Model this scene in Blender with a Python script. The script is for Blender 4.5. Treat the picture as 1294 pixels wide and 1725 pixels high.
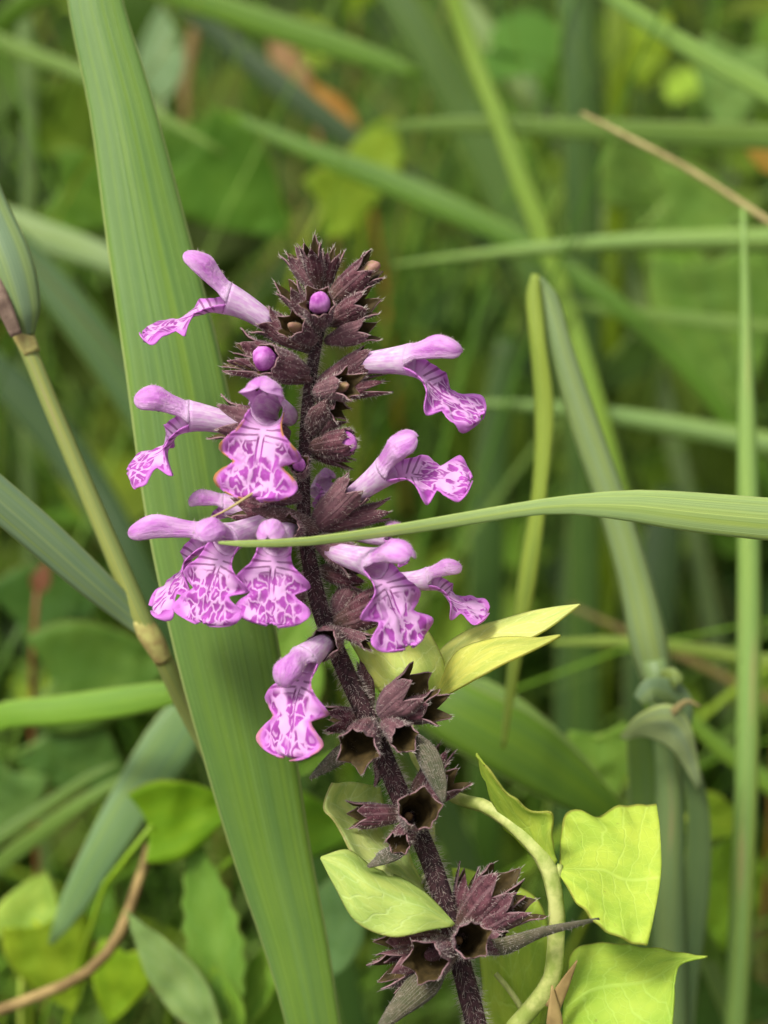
import bpy, math, random
import numpy as np
from mathutils import Vector, Matrix, noise as mnoise

for o in list(bpy.data.objects):
    bpy.data.objects.remove(o)
scene = bpy.context.scene
COL = scene.collection
R = math.radians

# ------------------------------------------------------------------ camera
PW, PH = 1294.0, 1725.0
DIST = 0.20                       # camera to flower spike, metres
S0 = 0.123 / PH                   # metres per photo pixel at the spike
PITCH = R(28)
FWD = Vector((0, math.cos(PITCH), -math.sin(PITCH)))
UP = Vector((0, math.sin(PITCH), math.cos(PITCH)))
RT = Vector((1, 0, 0))
SUBJ = Vector((0, 0, 0.62))
CAM = SUBJ - FWD * DIST
cd = bpy.data.cameras.new('camera')
cam = bpy.data.objects.new('camera', cd)
COL.objects.link(cam)
cam.location = CAM
cam.rotation_euler = (R(90) - PITCH, 0, 0)
cd.sensor_fit = 'VERTICAL'
cd.sensor_height = 36
cd.lens = 36 * DIST / 0.123
cd.clip_start = 0.005
cd.clip_end = 200
cd.dof.use_dof = True
cd.dof.focus_distance = DIST - 0.002
cd.dof.aperture_fstop = cd.lens / 4.1
scene.camera = cam

# ------------------------------------------------------------------ sky, sun, exposure
SUN_EL, SUN_AZ = R(60), R(232)
w = bpy.data.worlds.new('World')
scene.world = w
w.use_nodes = True
nt = w.node_tree
bg = nt.nodes['Background']
sky = nt.nodes.new('ShaderNodeTexSky')
sky.sky_type = 'NISHITA'
sky.sun_disc = False
sky.sun_elevation = SUN_EL
sky.sun_rotation = SUN_AZ
sky.dust_density = 6.0
sky.air_density = 1.0
sky.ozone_density = 0.6
hsv = nt.nodes.new('ShaderNodeHueSaturation')      # thin overcast: greyer than a clear sky
hsv.inputs['Saturation'].default_value = 0.2
nt.links.new(sky.outputs[0], hsv.inputs['Color'])
nt.links.new(hsv.outputs[0], bg.inputs['Color'])
bg.inputs['Strength'].default_value = 0.08
sd = bpy.data.lights.new('sun', 'SUN')
sd.energy = 1.5
sd.angle = R(12)
sd.color = (1.0, 0.95, 0.87)
sun = bpy.data.objects.new('sun', sd)
COL.objects.link(sun)
sdir = Vector((math.sin(SUN_AZ) * math.cos(SUN_EL), math.cos(SUN_AZ) * math.cos(SUN_EL), math.sin(SUN_EL)))
sun.rotation_euler = sdir.to_track_quat('Z', 'Y').to_euler()
sun.location = sdir * 3
scene.view_settings.view_transform = 'Standard'
scene.view_settings.look = 'None'
scene.view_settings.exposure = 0.95
scene.view_settings.gamma = 1
scene.render.engine = 'CYCLES'
scene.cycles.max_bounces = 6
scene.cycles.diffuse_bounces = 3
scene.cycles.transmission_bounces = 4
scene.cycles.transparent_max_bounces = 8

# ------------------------------------------------------------------ coordinates
def P(px, py, k=0.0):
    """photo pixel + millimetres behind the spike -> world point"""
    d = DIST + k / 1000.0
    f = S0 * d / DIST
    return CAM + RT * ((px - PW / 2) * f) + UP * ((PH / 2 - py) * f) + FWD * d
def pxm(p, k=0.0):
    return p * S0 * (DIST + k / 1000.0) / DIST
def D3(x, y, t):
    """image right, image up, toward camera -> unit world vector"""
    return (RT * x + UP * y - FWD * t).normalized()
def fresh(c):
    return (c[0] * 0.95, c[1] * 1.04, c[2] * 0.66)
def lin(c):
    return tuple((v / 255 / 12.92) if v / 255 <= 0.04045 else ((v / 255 + 0.055) / 1.055) ** 2.4 for v in c)
MM = 0.001
def cr(pts, n):
    """Catmull-Rom through rows of equal length, n samples"""
    a = np.array(pts, float)
    if len(a) == 2:
        t = np.linspace(0, 1, n)[:, None]
        return a[0] * (1 - t) + a[1] * t
    seg = np.linalg.norm(np.diff(a[:, :3], axis=0), axis=1) + 1e-9
    T = np.concatenate([[0], np.cumsum(seg ** 0.7)])
    ts = np.linspace(0, T[-1], n)
    tang = np.zeros_like(a)
    tang[1:-1] = (a[2:] - a[:-2]) / (T[2:] - T[:-2])[:, None]
    tang[0] = (a[1] - a[0]) / (T[1] - T[0])
    tang[-1] = (a[-1] - a[-2]) / (T[-1] - T[-2])
    out = []
    for t in ts:
        i = min(max(int(np.searchsorted(T, t) - 1), 0), len(a) - 2)
        h = T[i + 1] - T[i]
        x = (t - T[i]) / h
        out.append((2*x**3-3*x**2+1)*a[i] + (x**3-2*x**2+x)*h*tang[i] + (-2*x**3+3*x**2)*a[i+1] + (x**3-x**2)*h*tang[i+1])
    return np.array(out)
def interp(x, xs, ys):
    return float(np.interp(x, xs, ys))

# ------------------------------------------------------------------ object helpers
def mkobj(name, verts, faces, mats, parent=None, uv=None, solid=0, color=None, origin=None, fmat=None, smooth=True, matoff=0, offset=0.0, attr=None):
    me = bpy.data.meshes.new(name)
    org = Vector(origin) if origin is not None else (parent['_o'] if False else Vector((0, 0, 0)))
    me.from_pydata([(v[0]-org[0], v[1]-org[1], v[2]-org[2]) for v in verts], [], faces)
    for m in (mats if isinstance(mats, (list, tuple)) else [mats]):
        me.materials.append(m)
    if uv is not None:
        l = me.uv_layers.new(name='UVMap')
        idx = np.zeros(len(me.loops), int)
        me.loops.foreach_get('vertex_index', idx)
        l.data.foreach_set('uv', np.array(uv, float)[idx].ravel())
    if attr is not None:
        ca = me.color_attributes.new('tint', 'FLOAT_COLOR', 'POINT')
        ca.data.foreach_set('color', np.array(attr, float).ravel())
    if fmat is not None:
        me.polygons.foreach_set('material_index', fmat)
    if smooth:
        me.polygons.foreach_set('use_smooth', [True] * len(me.polygons))
    me.update()
    o = bpy.data.objects.new(name, me)
    COL.objects.link(o)
    o.location = org
    if color is not None:
        o.color = (color[0], color[1], color[2], 1)
    if solid:
        m = o.modifiers.new('thickness', 'SOLIDIFY')
        m.thickness = solid
        m.offset = offset
        m.material_offset = matoff
    if parent is not None:
        adopt(o, parent)
    return o
def wloc(o):
    v = Vector(o.location)
    if o.parent is not None:
        v = v.copy()
    return v
def adopt(o, parent):
    # parents are only ever translated, and each keeps its own world location in WORLD
    o.parent = parent
    o.matrix_parent_inverse = Matrix.Translation(-WORLD.get(parent.name, Vector(parent.location)))
    WORLD[o.name] = Vector(o.location)
WORLD = {}
def empty(name, loc):
    o = bpy.data.objects.new(name, None)
    COL.objects.link(o)
    o.location = loc
    o.empty_display_size = 0.01
    return o
def tag(o, label, cat, group=None, kind=None):
    o['label'] = label
    o['category'] = cat
    if group: o['group'] = group
    if kind: o['kind'] = kind
    return o
def grid_faces(nr, nc, off=0, wrap=False):
    f = []
    for i in range(nr - 1):
        for j in range(nc if wrap else nc - 1):
            a = off + i*nc + j
            b = off + i*nc + (j+1) % nc
            f.append((a, b, b + nc, a + nc))
    return f

# ------------------------------------------------------------------ materials
class N:
    def __init__(s, name):
        s.m = bpy.data.materials.new(name)
        s.m.use_nodes = True
        s.t = s.m.node_tree
        s.t.nodes.clear()
        s.out = s.t.nodes.new('ShaderNodeOutputMaterial')
    def n(s, kind, **kw):
        nd = s.t.nodes.new('ShaderNode' + kind)
        for k, v in kw.items():
            if k.startswith('_'):
                key = k[1:]
                if key.isdigit(): nd.inputs[int(key)].default_value = v
                else: nd.inputs[key.replace('_', ' ')].default_value = v
            else:
                setattr(nd, k, v)
        return nd
    def l(s, a, b):
        s.t.links.new(a, b)
    def put(s, v, sock):
        if hasattr(v, 'is_linked') or hasattr(v, 'links'): s.l(v, sock)
        else: sock.default_value = v
    def math(s, op, a, b=0.0, clamp=False):
        nd = s.n('Math', operation=op, use_clamp=clamp)
        s.put(a, nd.inputs[0]); s.put(b, nd.inputs[1])
        return nd.outputs[0]
    def ramp(s, v, a, b):
        nd = s.n('MapRange', interpolation_type='SMOOTHSTEP')
        s.put(v, nd.inputs['Value']); nd.inputs['From Min'].default_value = a; nd.inputs['From Max'].default_value = b
        return nd.outputs[0]
    def mix(s, f, a, b, mode='MIX'):
        nd = s.n('Mix', data_type='RGBA', blend_type=mode)
        s.put(f, nd.inputs[0])
        for v, k in ((a, 6), (b, 7)):
            if isinstance(v, tuple) and len(v) == 3: v = v + (1,)
            s.put(v, nd.inputs[k])
        return nd.outputs[2]
    def xyz(s, x=0.0, y=0.0, z=0.0):
        nd = s.n('CombineXYZ')
        s.put(x, nd.inputs[0]); s.put(y, nd.inputs[1]); s.put(z, nd.inputs[2])
        return nd.outputs[0]
    def noise(s, vec, scale, detail=3.0, rough=0.55):
        nd = s.n('TexNoise')
        if vec is not None: s.l(vec, nd.inputs['Vector'])
        nd.inputs['Scale'].default_value = scale; nd.inputs['Detail'].default_value = detail; nd.inputs['Roughness'].default_value = rough
        return nd.outputs['Fac']
    def uvs(s):
        tc = s.n('TexCoord')
        sp = s.n('SeparateXYZ')
        s.l(tc.outputs['UV'], sp.inputs[0])
        return sp.outputs[0], sp.outputs[1]
    def objc(s):
        return s.n('TexCoord').outputs['Object']
    def finish(s, color, rough=0.5, spec=0.4, transl=0.0, tcol=None, bump=None, bstr=0.3, bdist=0.0002, sheen=0.0):
        p = s.n('BsdfPrincipled')
        s.put(color if not isinstance(color, tuple) else color + (1,), p.inputs['Base Color'])
        s.put(rough, p.inputs['Roughness'])
        p.inputs['Specular IOR Level'].default_value = spec
        if sheen:
            p.inputs['Sheen Weight'].default_value = sheen
            p.inputs['Sheen Roughness'].default_value = 0.4
        nrm = None
        if bump is not None:
            b = s.n('Bump')
            b.inputs['Strength'].default_value = bstr
            b.inputs['Distance'].default_value = bdist
            s.l(bump, b.inputs['Height'])
            nrm = b.outputs[0]
            s.l(nrm, p.inputs['Normal'])
        sh = p.outputs[0]
        if transl:
            tr = s.n('BsdfTranslucent')
            c = tcol if tcol is not None else color
            s.put(c if not isinstance(c, tuple) else c + (1,), tr.inputs[0])
            mx = s.n('MixShader')
            mx.inputs[0].default_value = transl
            s.l(sh, mx.inputs[1]); s.l(tr.outputs[0], mx.inputs[2])
            sh = mx.outputs[0]
        s.l(sh, s.out.inputs['Surface'])
        return s.m

def mat_grass():
    g = N('grass_blade')
    u, v = g.uvs()
    oc = g.n('ObjectInfo').outputs['Color']
    rnd = g.n('ObjectInfo').outputs['Random']
    vs = g.math('MULTIPLY', v, 0.35)
    st = g.noise(g.xyz(g.math('MULTIPLY', u, 44.0), vs, g.math('MULTIPLY', rnd, 40.0)), 1.0, 2.0)
    st2 = g.noise(g.xyz(g.math('MULTIPLY', u, 7.0), vs, g.math('MULTIPLY', rnd, 17.0)), 1.0, 2.0)
    blo = g.noise(g.xyz(g.math('MULTIPLY', u, 1.5), g.math('MULTIPLY', v, 2.0), rnd), 1.5, 3.0)
    c = g.mix(g.ramp(st2, 0.35, 0.7), oc, g.mix(1.0, oc, (1.22, 1.14, 0.72), 'MULTIPLY'))
    c = g.mix(g.math('MULTIPLY', g.ramp(st, 0.45, 0.75), 0.40), c, g.mix(1.0, c, (0.70, 0.78, 0.75), 'MULTIPLY'))
    c = g.mix(g.math('MULTIPLY', g.ramp(st, 0.5, 0.28), 0.35), c, g.mix(1.0, c, (1.5, 1.35, 1.4), 'MULTIPLY'))
    c = g.mix(g.math('MULTIPLY', g.ramp(blo, 0.4, 0.75), 0.5), c, g.mix(1.0, c, (0.75, 0.85, 0.9), 'MULTIPLY'))
    fine = g.noise(g.xyz(g.math('MULTIPLY', u, 40.0), g.math('MULTIPLY', v, 14.0), rnd), 2.0, 3.0)
    c = g.mix(g.math('MULTIPLY', g.ramp(fine, 0.62, 0.8), 0.22), c, (0.50, 0.52, 0.30))
    d = g.math('ABSOLUTE', g.math('SUBTRACT', u, 0.5))
    edge = g.ramp(d, 0.470, 0.488)
    c = g.mix(g.math('MULTIPLY', edge, 0.75), c, (0.42, 0.50, 0.17))
    mid = g.ramp(d, 0.02, 0.005)
    c = g.mix(g.math('MULTIPLY', mid, 0.35), c, g.mix(1.0, oc, (1.7, 1.5, 1.3), 'MULTIPLY'))
    tc = g.mix(1.0, c, (1.5, 1.5, 0.6), 'MULTIPLY')
    return g.finish(c, 0.42, 0.32, 0.30, tc, bump=st, bstr=0.35, bdist=0.00025)

def mat_leaf():
    """netted broad leaf: midrib, slanting side veins, light margin"""
    g = N('leaf_blade')
    u, v = g.uvs()
    oc = g.n('ObjectInfo').outputs['Color']
    rnd = g.n('ObjectInfo').outputs['Random']
    a = g.math('ABSOLUTE', u)
    wob = g.noise(g.xyz(g.math('MULTIPLY', u, 2.0), g.math('MULTIPLY', v, 2.0), g.math('MULTIPLY', rnd, 9.0)), 2.0, 2.0)
    ph = g.math('SUBTRACT', g.math('MULTIPLY', v, 6.0), g.math('MULTIPLY', a, 1.6))
    ph = g.math('ADD', ph, g.math('MULTIPLY', wob, 0.9))
    fr = g.math('ABSOLUTE', g.math('SUBTRACT', g.math('FRACT', ph), 0.5))
    lat = g.ramp(fr, 0.075, 0.015)
    mid = g.math('MULTIPLY', g.ramp(a, 0.04, 0.008), 0.6)
    vor = g.n('TexVoronoi', feature='DISTANCE_TO_EDGE')
    vor.inputs['Scale'].default_value = 9.0
    g.l(g.xyz(u, g.math('MULTIPLY', v, 1.4), rnd), vor.inputs['Vector'])
    net = g.ramp(vor.outputs['Distance'], 0.07, 0.01)
    vein = g.math('MAXIMUM', g.math('MAXIMUM', g.math('MULTIPLY', lat, 0.6), mid), g.math('MULTIPLY', net, 0.28))
    blo = g.noise(g.xyz(u, v, rnd), 2.4, 4.0)
    c = g.mix(g.ramp(blo, 0.3, 0.7), g.mix(1.0, oc, (0.80, 0.88, 0.72), 'MULTIPLY'), g.mix(1.0, oc, (1.15, 1.08, 1.0), 'MULTIPLY'))
    c = g.mix(g.math('MULTIPLY', vein, 0.5), c, g.mix(1.0, oc, (1.35, 1.30, 2.2), 'MULTIPLY'))
    spot = g.noise(g.xyz(u, v, rnd), 14.0, 2.0)
    c = g.mix(g.math('MULTIPLY', g.ramp(spot, 0.70, 0.78), 0.35), c, (0.22, 0.17, 0.05))
    edge = g.ramp(a, 0.965, 0.99)
    c = g.mix(g.math('MULTIPLY', edge, 0.5), c, (0.24, 0.13, 0.05))
    h = g.math('SUBTRACT', blo, g.math('MULTIPLY', vein, 0.55))
    tc = g.mix(1.0, c, (1.15, 1.2, 0.65), 'MULTIPLY')
    return g.finish(c, 0.55, 0.2, 0.42, tc, bump=h, bstr=0.4, bdist=0.0004)

def mat_mass():
    g = N('undergrowth_leaves')
    at = g.n('VertexColor', layer_name='tint').outputs['Color']
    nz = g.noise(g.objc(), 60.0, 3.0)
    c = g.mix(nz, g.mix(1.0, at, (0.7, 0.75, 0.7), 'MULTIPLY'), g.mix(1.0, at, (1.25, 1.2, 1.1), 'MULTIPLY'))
    return g.finish(c, 0.6, 0.15, 0.30, g.mix(1.0, c, (1.25, 1.4, 0.5), 'MULTIPLY'))

def mat_calyx(name, a, b, hair):
    g = N(name)
    oc = g.objc()
    n1 = g.noise(oc, 900.0, 4.0, 0.65)
    n2 = g.noise(oc, 3200.0, 3.0, 0.6)
    u, v = g.uvs()
    ribw = g.math('ABSOLUTE', g.math('SINE', g.math('MULTIPLY', u, math.pi * 10)))
    rib = g.ramp(ribw, 0.82, 0.99)
    c = g.mix(g.ramp(n1, 0.32, 0.68), a, b)
    rnd = g.n('ObjectInfo').outputs['Random']
    if not name.startswith('bract'): c = g.mix(g.math('MULTIPLY', g.ramp(rnd, 0.35, 1.0), 0.5), c, g.mix(n1, lin((120, 84, 94)), lin((150, 116, 118))))
    grn = g.math('MULTIPLY', g.math('MULTIPLY', g.ramp(v, 0.75, 0.1), g.ramp(rnd, 0.75, 0.2)), 0.45)
    c = g.mix(grn, c, lin((98, 92, 62)))
    c = g.mix(g.math('MULTIPLY', g.ramp(n2, 0.58, 0.74), 0.40), c, hair)
    c = g.mix(g.math('MULTIPLY', rib, 0.22), c, hair)
    ed = g.n('Attribute'); ed.attribute_name = 'edge'
    c = g.mix(g.math('MULTIPLY', g.ramp(ed.outputs['Fac'], 0.55, 1.0), 0.5), c, hair)
    h = g.math('ADD', g.math('MULTIPLY', n2, 0.5), g.math('ADD', n1, g.math('MULTIPLY', rib, 0.4)))
    return g.finish(c, 0.75, 0.2, 0.06, c, bump=h, bstr=0.8, bdist=0.00025, sheen=0.15)

def mat_stem():
    g = N('stem_skin')
    oc = g.objc()
    mp = g.n('Mapping'); mp.inputs['Scale'].default_value = (1, 1, 0.22)
    g.l(oc, mp.inputs[0])
    n1 = g.noise(mp.outputs[0], 2200.0, 4.0, 0.65)
    n2 = g.noise(oc, 350.0, 3.0)
    c = g.mix(g.ramp(n2, 0.3, 0.7), lin((50, 32, 36)), lin((78, 50, 54)))
    c = g.mix(g.ramp(n1, 0.48, 0.66), c, lin((38, 28, 28)))
    c = g.mix(g.math('MULTIPLY', g.ramp(n1, 0.42, 0.28), 0.6), c, lin((120, 92, 92)))
    return g.finish(c, 0.7, 0.25, bump=n1, bstr=0.9, bdist=0.0003)

def mat_hood():
    g = N('petal_pink')
    u, v = g.uvs()
    rnd = g.n('ObjectInfo').outputs['Random']
    nz = g.noise(g.xyz(g.math('MULTIPLY', u, 1.3), g.math('MULTIPLY', v, 1.2), g.math('MULTIPLY', rnd, 30.0)), 1.8, 3.0)
    c = g.mix(g.ramp(nz, 0.3, 0.72), lin((240, 194, 240)), lin((212, 128, 216)))
    edge = g.ramp(g.math('ABSOLUTE', u), 0.6, 1.0)
    c = g.mix(g.math('MULTIPLY', edge, 0.45), c, lin((247, 214, 246)))
    str_ = g.noise(g.xyz(g.math('MULTIPLY', u, 11.0), g.math('MULTIPLY', v, 0.8), rnd), 1.0, 2.0)
    c = g.mix(g.math('MULTIPLY', g.ramp(str_, 0.55, 0.75), 0.25), c, lin((190, 105, 195)))
    c = g.mix(g.ramp(v, 0.30, 0.0), c, lin((240, 208, 240)))
    return g.finish(c, 0.7, 0.12, 0.34, c, bump=g.math('ADD', str_, g.noise(g.xyz(g.math('MULTIPLY', u, 3.0), g.math('MULTIPLY', v, 5.0), rnd), 3.0, 3.0)), bstr=0.6, bdist=0.0003, sheen=0.2)

def mat_tube():
    g = N('petal_tube')
    u, v = g.uvs()
    st = g.noise(g.xyz(g.math('MULTIPLY', u, 26.0), g.math('MULTIPLY', v, 0.8), 0.0), 1.0, 2.0)
    nz = g.noise(g.xyz(g.math('MULTIPLY', u, 4.0), g.math('MULTIPLY', v, 2.0), 0.0), 2.0, 2.0)
    c = g.mix(g.ramp(nz, 0.3, 0.7), lin((246, 226, 244)), lin((230, 180, 230)))
    c = g.mix(g.math('MULTIPLY', g.ramp(st, 0.52, 0.72), 0.5), c, lin((205, 140, 208)))
    c = g.mix(g.math('MULTIPLY', g.ramp(v, 0.7, 1.0), 0.6), c, lin((236, 190, 236)))
    return g.finish(c, 0.65, 0.12, 0.32, c, bump=st, bstr=0.5, bdist=0.0003)

def mat_lip():
    """pale lip with magenta islands between white veins; mirror symmetric"""
    g = N('petal_lip')
    u, v = g.uvs()
    a = g.math('ABSOLUTE', u)
    rnd = g.math('MULTIPLY', g.n('ObjectInfo').outputs['Random'], 31.0)
    asy = g.math('MULTIPLY', g.math('SIGN', u), 0.11)
    wob = g.n('TexNoise'); wob.inputs['Scale'].default_value = 5.0; wob.inputs['Detail'].default_value = 2.0
    g.l(g.xyz(u, v, rnd), wob.inputs['Vector'])
    wc = g.n('SeparateColor'); g.l(wob.outputs['Color'], wc.inputs[0])
    du = g.math('MULTIPLY', g.math('SUBTRACT', wc.outputs[0], 0.5), 0.28)
    dv = g.math('MULTIPLY', g.math('SUBTRACT', wc.outputs[1], 0.5), 0.22)
    aa = g.math('ADD', a, g.math('ADD', du, asy)); vv = g.math('ADD', v, dv)
    vor = g.n('TexVoronoi', feature='DISTANCE_TO_EDGE')
    vor.inputs['Scale'].default_value = 3.9
    vor.inputs['Randomness'].default_value = 0.95
    g.l(g.xyz(g.math('MULTIPLY', aa, 1.15), g.math('MULTIPLY', vv, 1.55), rnd), vor.inputs['Vector'])
    cell = g.n('TexVoronoi', feature='F1')
    cell.inputs['Scale'].default_value = 3.9
    cell.inputs['Randomness'].default_value = 0.95
    g.l(g.xyz(g.math('MULTIPLY', aa, 1.15), g.math('MULTIPLY', vv, 1.55), rnd), cell.inputs['Vector'])
    cc = g.n('SeparateColor'); g.l(cell.outputs['Color'], cc.inputs[0])
    isl = g.ramp(vor.outputs['Distance'], 0.02, 0.15)
    core = g.ramp(vor.outputs['Distance'], 0.30, 0.38)
    keep = g.ramp(cc.outputs[0], 0.10, 0.2)
    # pink margin: islands stop short of the outline (w comes in as |u| normalised by the local half width)
    uw = g.n('Attribute'); uw.attribute_name = 'rim'
    rim = g.ramp(uw.outputs['Fac'], 0.93, 0.74)
    isl = g.math('MULTIPLY', g.math('MULTIPLY', isl, keep), rim)
    isl = g.math('MULTIPLY', isl, g.math('SUBTRACT', 1.0, g.math('MULTIPLY', core, 0.75)))
    # throat: transverse dark bars and a split dark midline
    bar = g.math('ABSOLUTE', g.math('SUBTRACT', g.math('FRACT', g.math('ADD', g.math('MULTIPLY', v, 13.0), g.math('MULTIPLY', a, -1.8))), 0.5))
    bar = g.math('MULTIPLY', g.ramp(bar, 0.22, 0.10), g.math('MULTIPLY', g.ramp(v, 0.36, 0.28), g.ramp(v, 0.06, 0.12)))
    bar = g.math('MULTIPLY', bar, g.ramp(a, 0.04, 0.10))
    near = g.ramp(v, 0.34, 0.27)
    pat = g.math('ADD', g.math('MULTIPLY', isl, g.math('SUBTRACT', 1.0, near)), g.math('MULTIPLY', g.math('MULTIPLY', bar, near), 0.75))
    ml = g.math('MULTIPLY', g.ramp(g.math('ABSOLUTE', g.math('SUBTRACT', a, 0.06)), 0.030, 0.012), g.math('MULTIPLY', g.ramp(v, 0.18, 0.26), g.ramp(v, 0.62, 0.5)))
    pat = g.math('MAXIMUM', pat, ml)
    nz = g.noise(g.xyz(u, v, rnd), 4.0, 3.0)
    base = g.mix(g.ramp(uw.outputs['Fac'], 0.55, 0.9), lin((242, 192, 240)), lin((220, 136, 222)))
    mag = g.mix(g.ramp(nz, 0.3, 0.7), lin((150, 30, 148)), lin((194, 76, 196)))
    mag = g.mix(g.ramp(v, 0.45, 0.2), mag, lin((104, 20, 88)))
    c = g.mix(g.math('MULTIPLY', pat, 0.9), base, mag)
    # some lips brown and crisp at the rim
    oc = g.n('SeparateColor'); g.l(g.n('ObjectInfo').outputs['Color'], oc.inputs[0])
    br = g.math('MULTIPLY', g.math('MULTIPLY', g.ramp(uw.outputs['Fac'], 0.86, 0.97), g.ramp(nz, 0.40, 0.52)), oc.outputs[0])
    c = g.mix(br, c, lin((196, 138, 84)))
    return g.finish(c, 0.65, 0.12, 0.30, c, bump=g.math('SUBTRACT', nz, g.math('MULTIPLY', pat, 0.4)), bstr=0.5, bdist=0.0003, sheen=0.2)

def mat_plain(name, a, b, scale, rough=0.6, transl=0.0, spec=0.3):
    g = N(name)
    n1 = g.noise(g.objc(), scale, 4.0, 0.6)
    c = g.mix(g.ramp(n1, 0.3, 0.7), lin(a), lin(b))
    return g.finish(c, rough, spec, transl, c, bump=n1, bstr=0.4, bdist=0.0003)

def mat_culm():
    g = N('grass_culm')
    u, v = g.uvs()
    oc = g.n('ObjectInfo').outputs['Color']
    st = g.noise(g.xyz(g.math('MULTIPLY', u, 14.0), g.math('MULTIPLY', v, 0.5), 0.0), 1.0, 3.0)
    st2 = g.noise(g.xyz(g.math('MULTIPLY', u, 4.0), g.math('MULTIPLY', v, 1.0), 2.0), 1.0, 2.0)
    c = g.mix(g.ramp(st, 0.35, 0.7), oc, g.mix(1.0, oc, (1.45, 1.15, 0.75), 'MULTIPLY'))
    c = g.mix(g.math('MULTIPLY', g.ramp(st2, 0.55, 0.68), 0.55), c, lin((176, 150, 104)))
    return g.finish(c, 0.45, 0.4, 0.1, c, bump=st, bstr=0.3, bdist=0.0003)

M_GRASS, M_LEAF, M_MASS = mat_grass(), mat_leaf(), mat_mass()
M_CAL = mat_calyx('calyx_purple', lin((66, 36, 44)), lin((112, 70, 78)), lin((172, 140, 142)))
M_CALIN = mat_plain('calyx_inside', (60, 50, 26), (92, 76, 42), 700, 0.7, 0.15)
M_BRACT = mat_calyx('bract_grey_green', lin((62, 70, 42)), lin((104, 96, 78)), lin((186, 178, 160)))
M_STEM, M_HOOD, M_TUBE, M_LIP = mat_stem(), mat_hood(), mat_tube(), mat_lip()
M_BUD = mat_plain('bud_pink', (168, 72, 168), (226, 150, 224), 650, 0.6, 0.1)
M_BUDY = mat_plain('bud_pale', (150, 128, 84), (190, 138, 132), 700, 0.5, 0.2)
M_NUT = mat_plain('nutlet', (116, 88, 56), (156, 124, 88), 900, 0.4)
M_HAIR = mat_plain('pale_hair', (205, 190, 180), (232, 222, 212), 300, 0.5, 0.3)
M_ANTH = mat_plain('anther_dark', (48, 18, 36), (92, 34, 56), 900, 0.5)
M_CULM = mat_culm()
M_VINE = mat_plain('vine_stem', (150, 168, 78), (204, 208, 128), 420, 0.5, 0.1)
M_TWIG = mat_plain('twig_bark', (120, 98, 58), (168, 144, 90), 160, 0.7)
M_STRAW = mat_plain('dry_straw', (158, 142, 92), (196, 180, 122), 200, 0.7, 0.1)
M_NODE = mat_plain('grass_node', (190, 186, 110), (160, 140, 86), 600, 0.6)
M_SOIL = mat_plain('soil', (34, 28, 18), (66, 54, 34), 24, 0.95)

# ------------------------------------------------------------------ the setting: ground sheet
def build_ground():
    n = 60
    vs, fs = [], []
    for i in range(n + 1):
        for j in range(n + 1):
            a, b = (i / n * 2 - 1), (j / n * 2 - 1)
            x, y = 60 * a * abs(a) ** 1.5, 60 * b * abs(b) ** 1.5
            z = 0.02 * mnoise.noise(Vector((x * 2, y * 2, 0))) if abs(x) < 8 and abs(y) < 8 else 0
            vs.append((x, y, z - 0.01))
    o = mkobj('ground', vs, grid_faces(n + 1, n + 1), M_SOIL)
    o['kind'] = 'structure'
build_ground()

# ------------------------------------------------------------------ generic builders
def to_ground(p, t, reach=0.10):
    """points carrying a stem on from p with tangent t, bending over and down to the soil"""
    t = t.normalized()
    L = max(p.z, 0.05)
    a = p + t * reach
    g = Vector((p.x + t.x * reach * 2.2, p.y + t.y * reach * 2.2, -0.008))
    if t.z < -0.85:
        a = p + t * min(reach, L * 0.4)
    out = []
    for i in range(1, 9):
        s = i / 8
        out.append(p * (1 - s) ** 2 + a * 2 * s * (1 - s) + g * s ** 2)
    return out

def ribbon(name, pts, mat, color, root=None, parent=None, cols=7, n=60, fold=0.10, solid=0.00022, wave=0.0, seed=0, reach=0.10, ktaper=True):
    """pts: (px, py, k_mm, width_px, roll_deg); root: None, 'start' or 'end' runs on to the ground there"""
    W, wd, rl = [], [], []
    for (x, y, k, wpx, roll) in pts:
        W.append(P(x, y, k)); wd.append(pxm(wpx, k)); rl.append(roll)
    if root:
        if root == 'end':
            ext = to_ground(W[-1], W[-1] - W[-2], reach)
            W += ext; wd += [wd[-1]] * 8; rl += [rl[-1]] * 8
        else:
            ext = to_ground(W[0], W[0] - W[1], reach)
            W = ext[::-1] + W; wd = [wd[0]] * 8 + wd; rl = [rl[0]] * 8 + rl
    rows = cr([list(W[i]) + [wd[i], rl[i]] for i in range(len(W))], n + (30 if root else 0))
    rnd = random.Random(seed)
    vs, uv = [], []
    L = 0
    us = np.linspace(-1, 1, cols)
    prev = None
    for i, r in enumerate(rows):
        p = Vector(r[:3])
        t = Vector(rows[min(i+1, len(rows)-1)][:3]) - Vector(rows[max(i-1, 0)][:3])
        t.normalize()
        view = (p - CAM).normalized()
        side = t.cross(view)
        if side.length < 0.25 and prev is not None: side = prev
        side.normalize()
        if prev is not None and side.dot(prev) < 0: side = -side
        prev = side.copy()
        nrm = side.cross(t).normalized()
        q = Matrix.Rotation(R(r[4]), 3, t)
        s2, n2 = q @ side, q @ nrm
        if i: L += (p - Vector(rows[i-1][:3])).length
        hw = max(r[3], 0) / 2
        for u in us:
            wv = wave * hw * math.sin(L * 90 + seed + u * 1.5) * u * u
            vs.append(p + s2 * (u * hw) + n2 * (fold * hw * (abs(u) ** 1.4) + wv))
            uv.append((u * 0.5 + 0.5, L * 30))
    o = mkobj(name, vs, grid_faces(len(rows), cols), mat, parent, uv, solid=solid, color=color,
              origin=(W[0] if root != 'end' else W[-1]) if parent is None else None)
    return o

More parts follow.
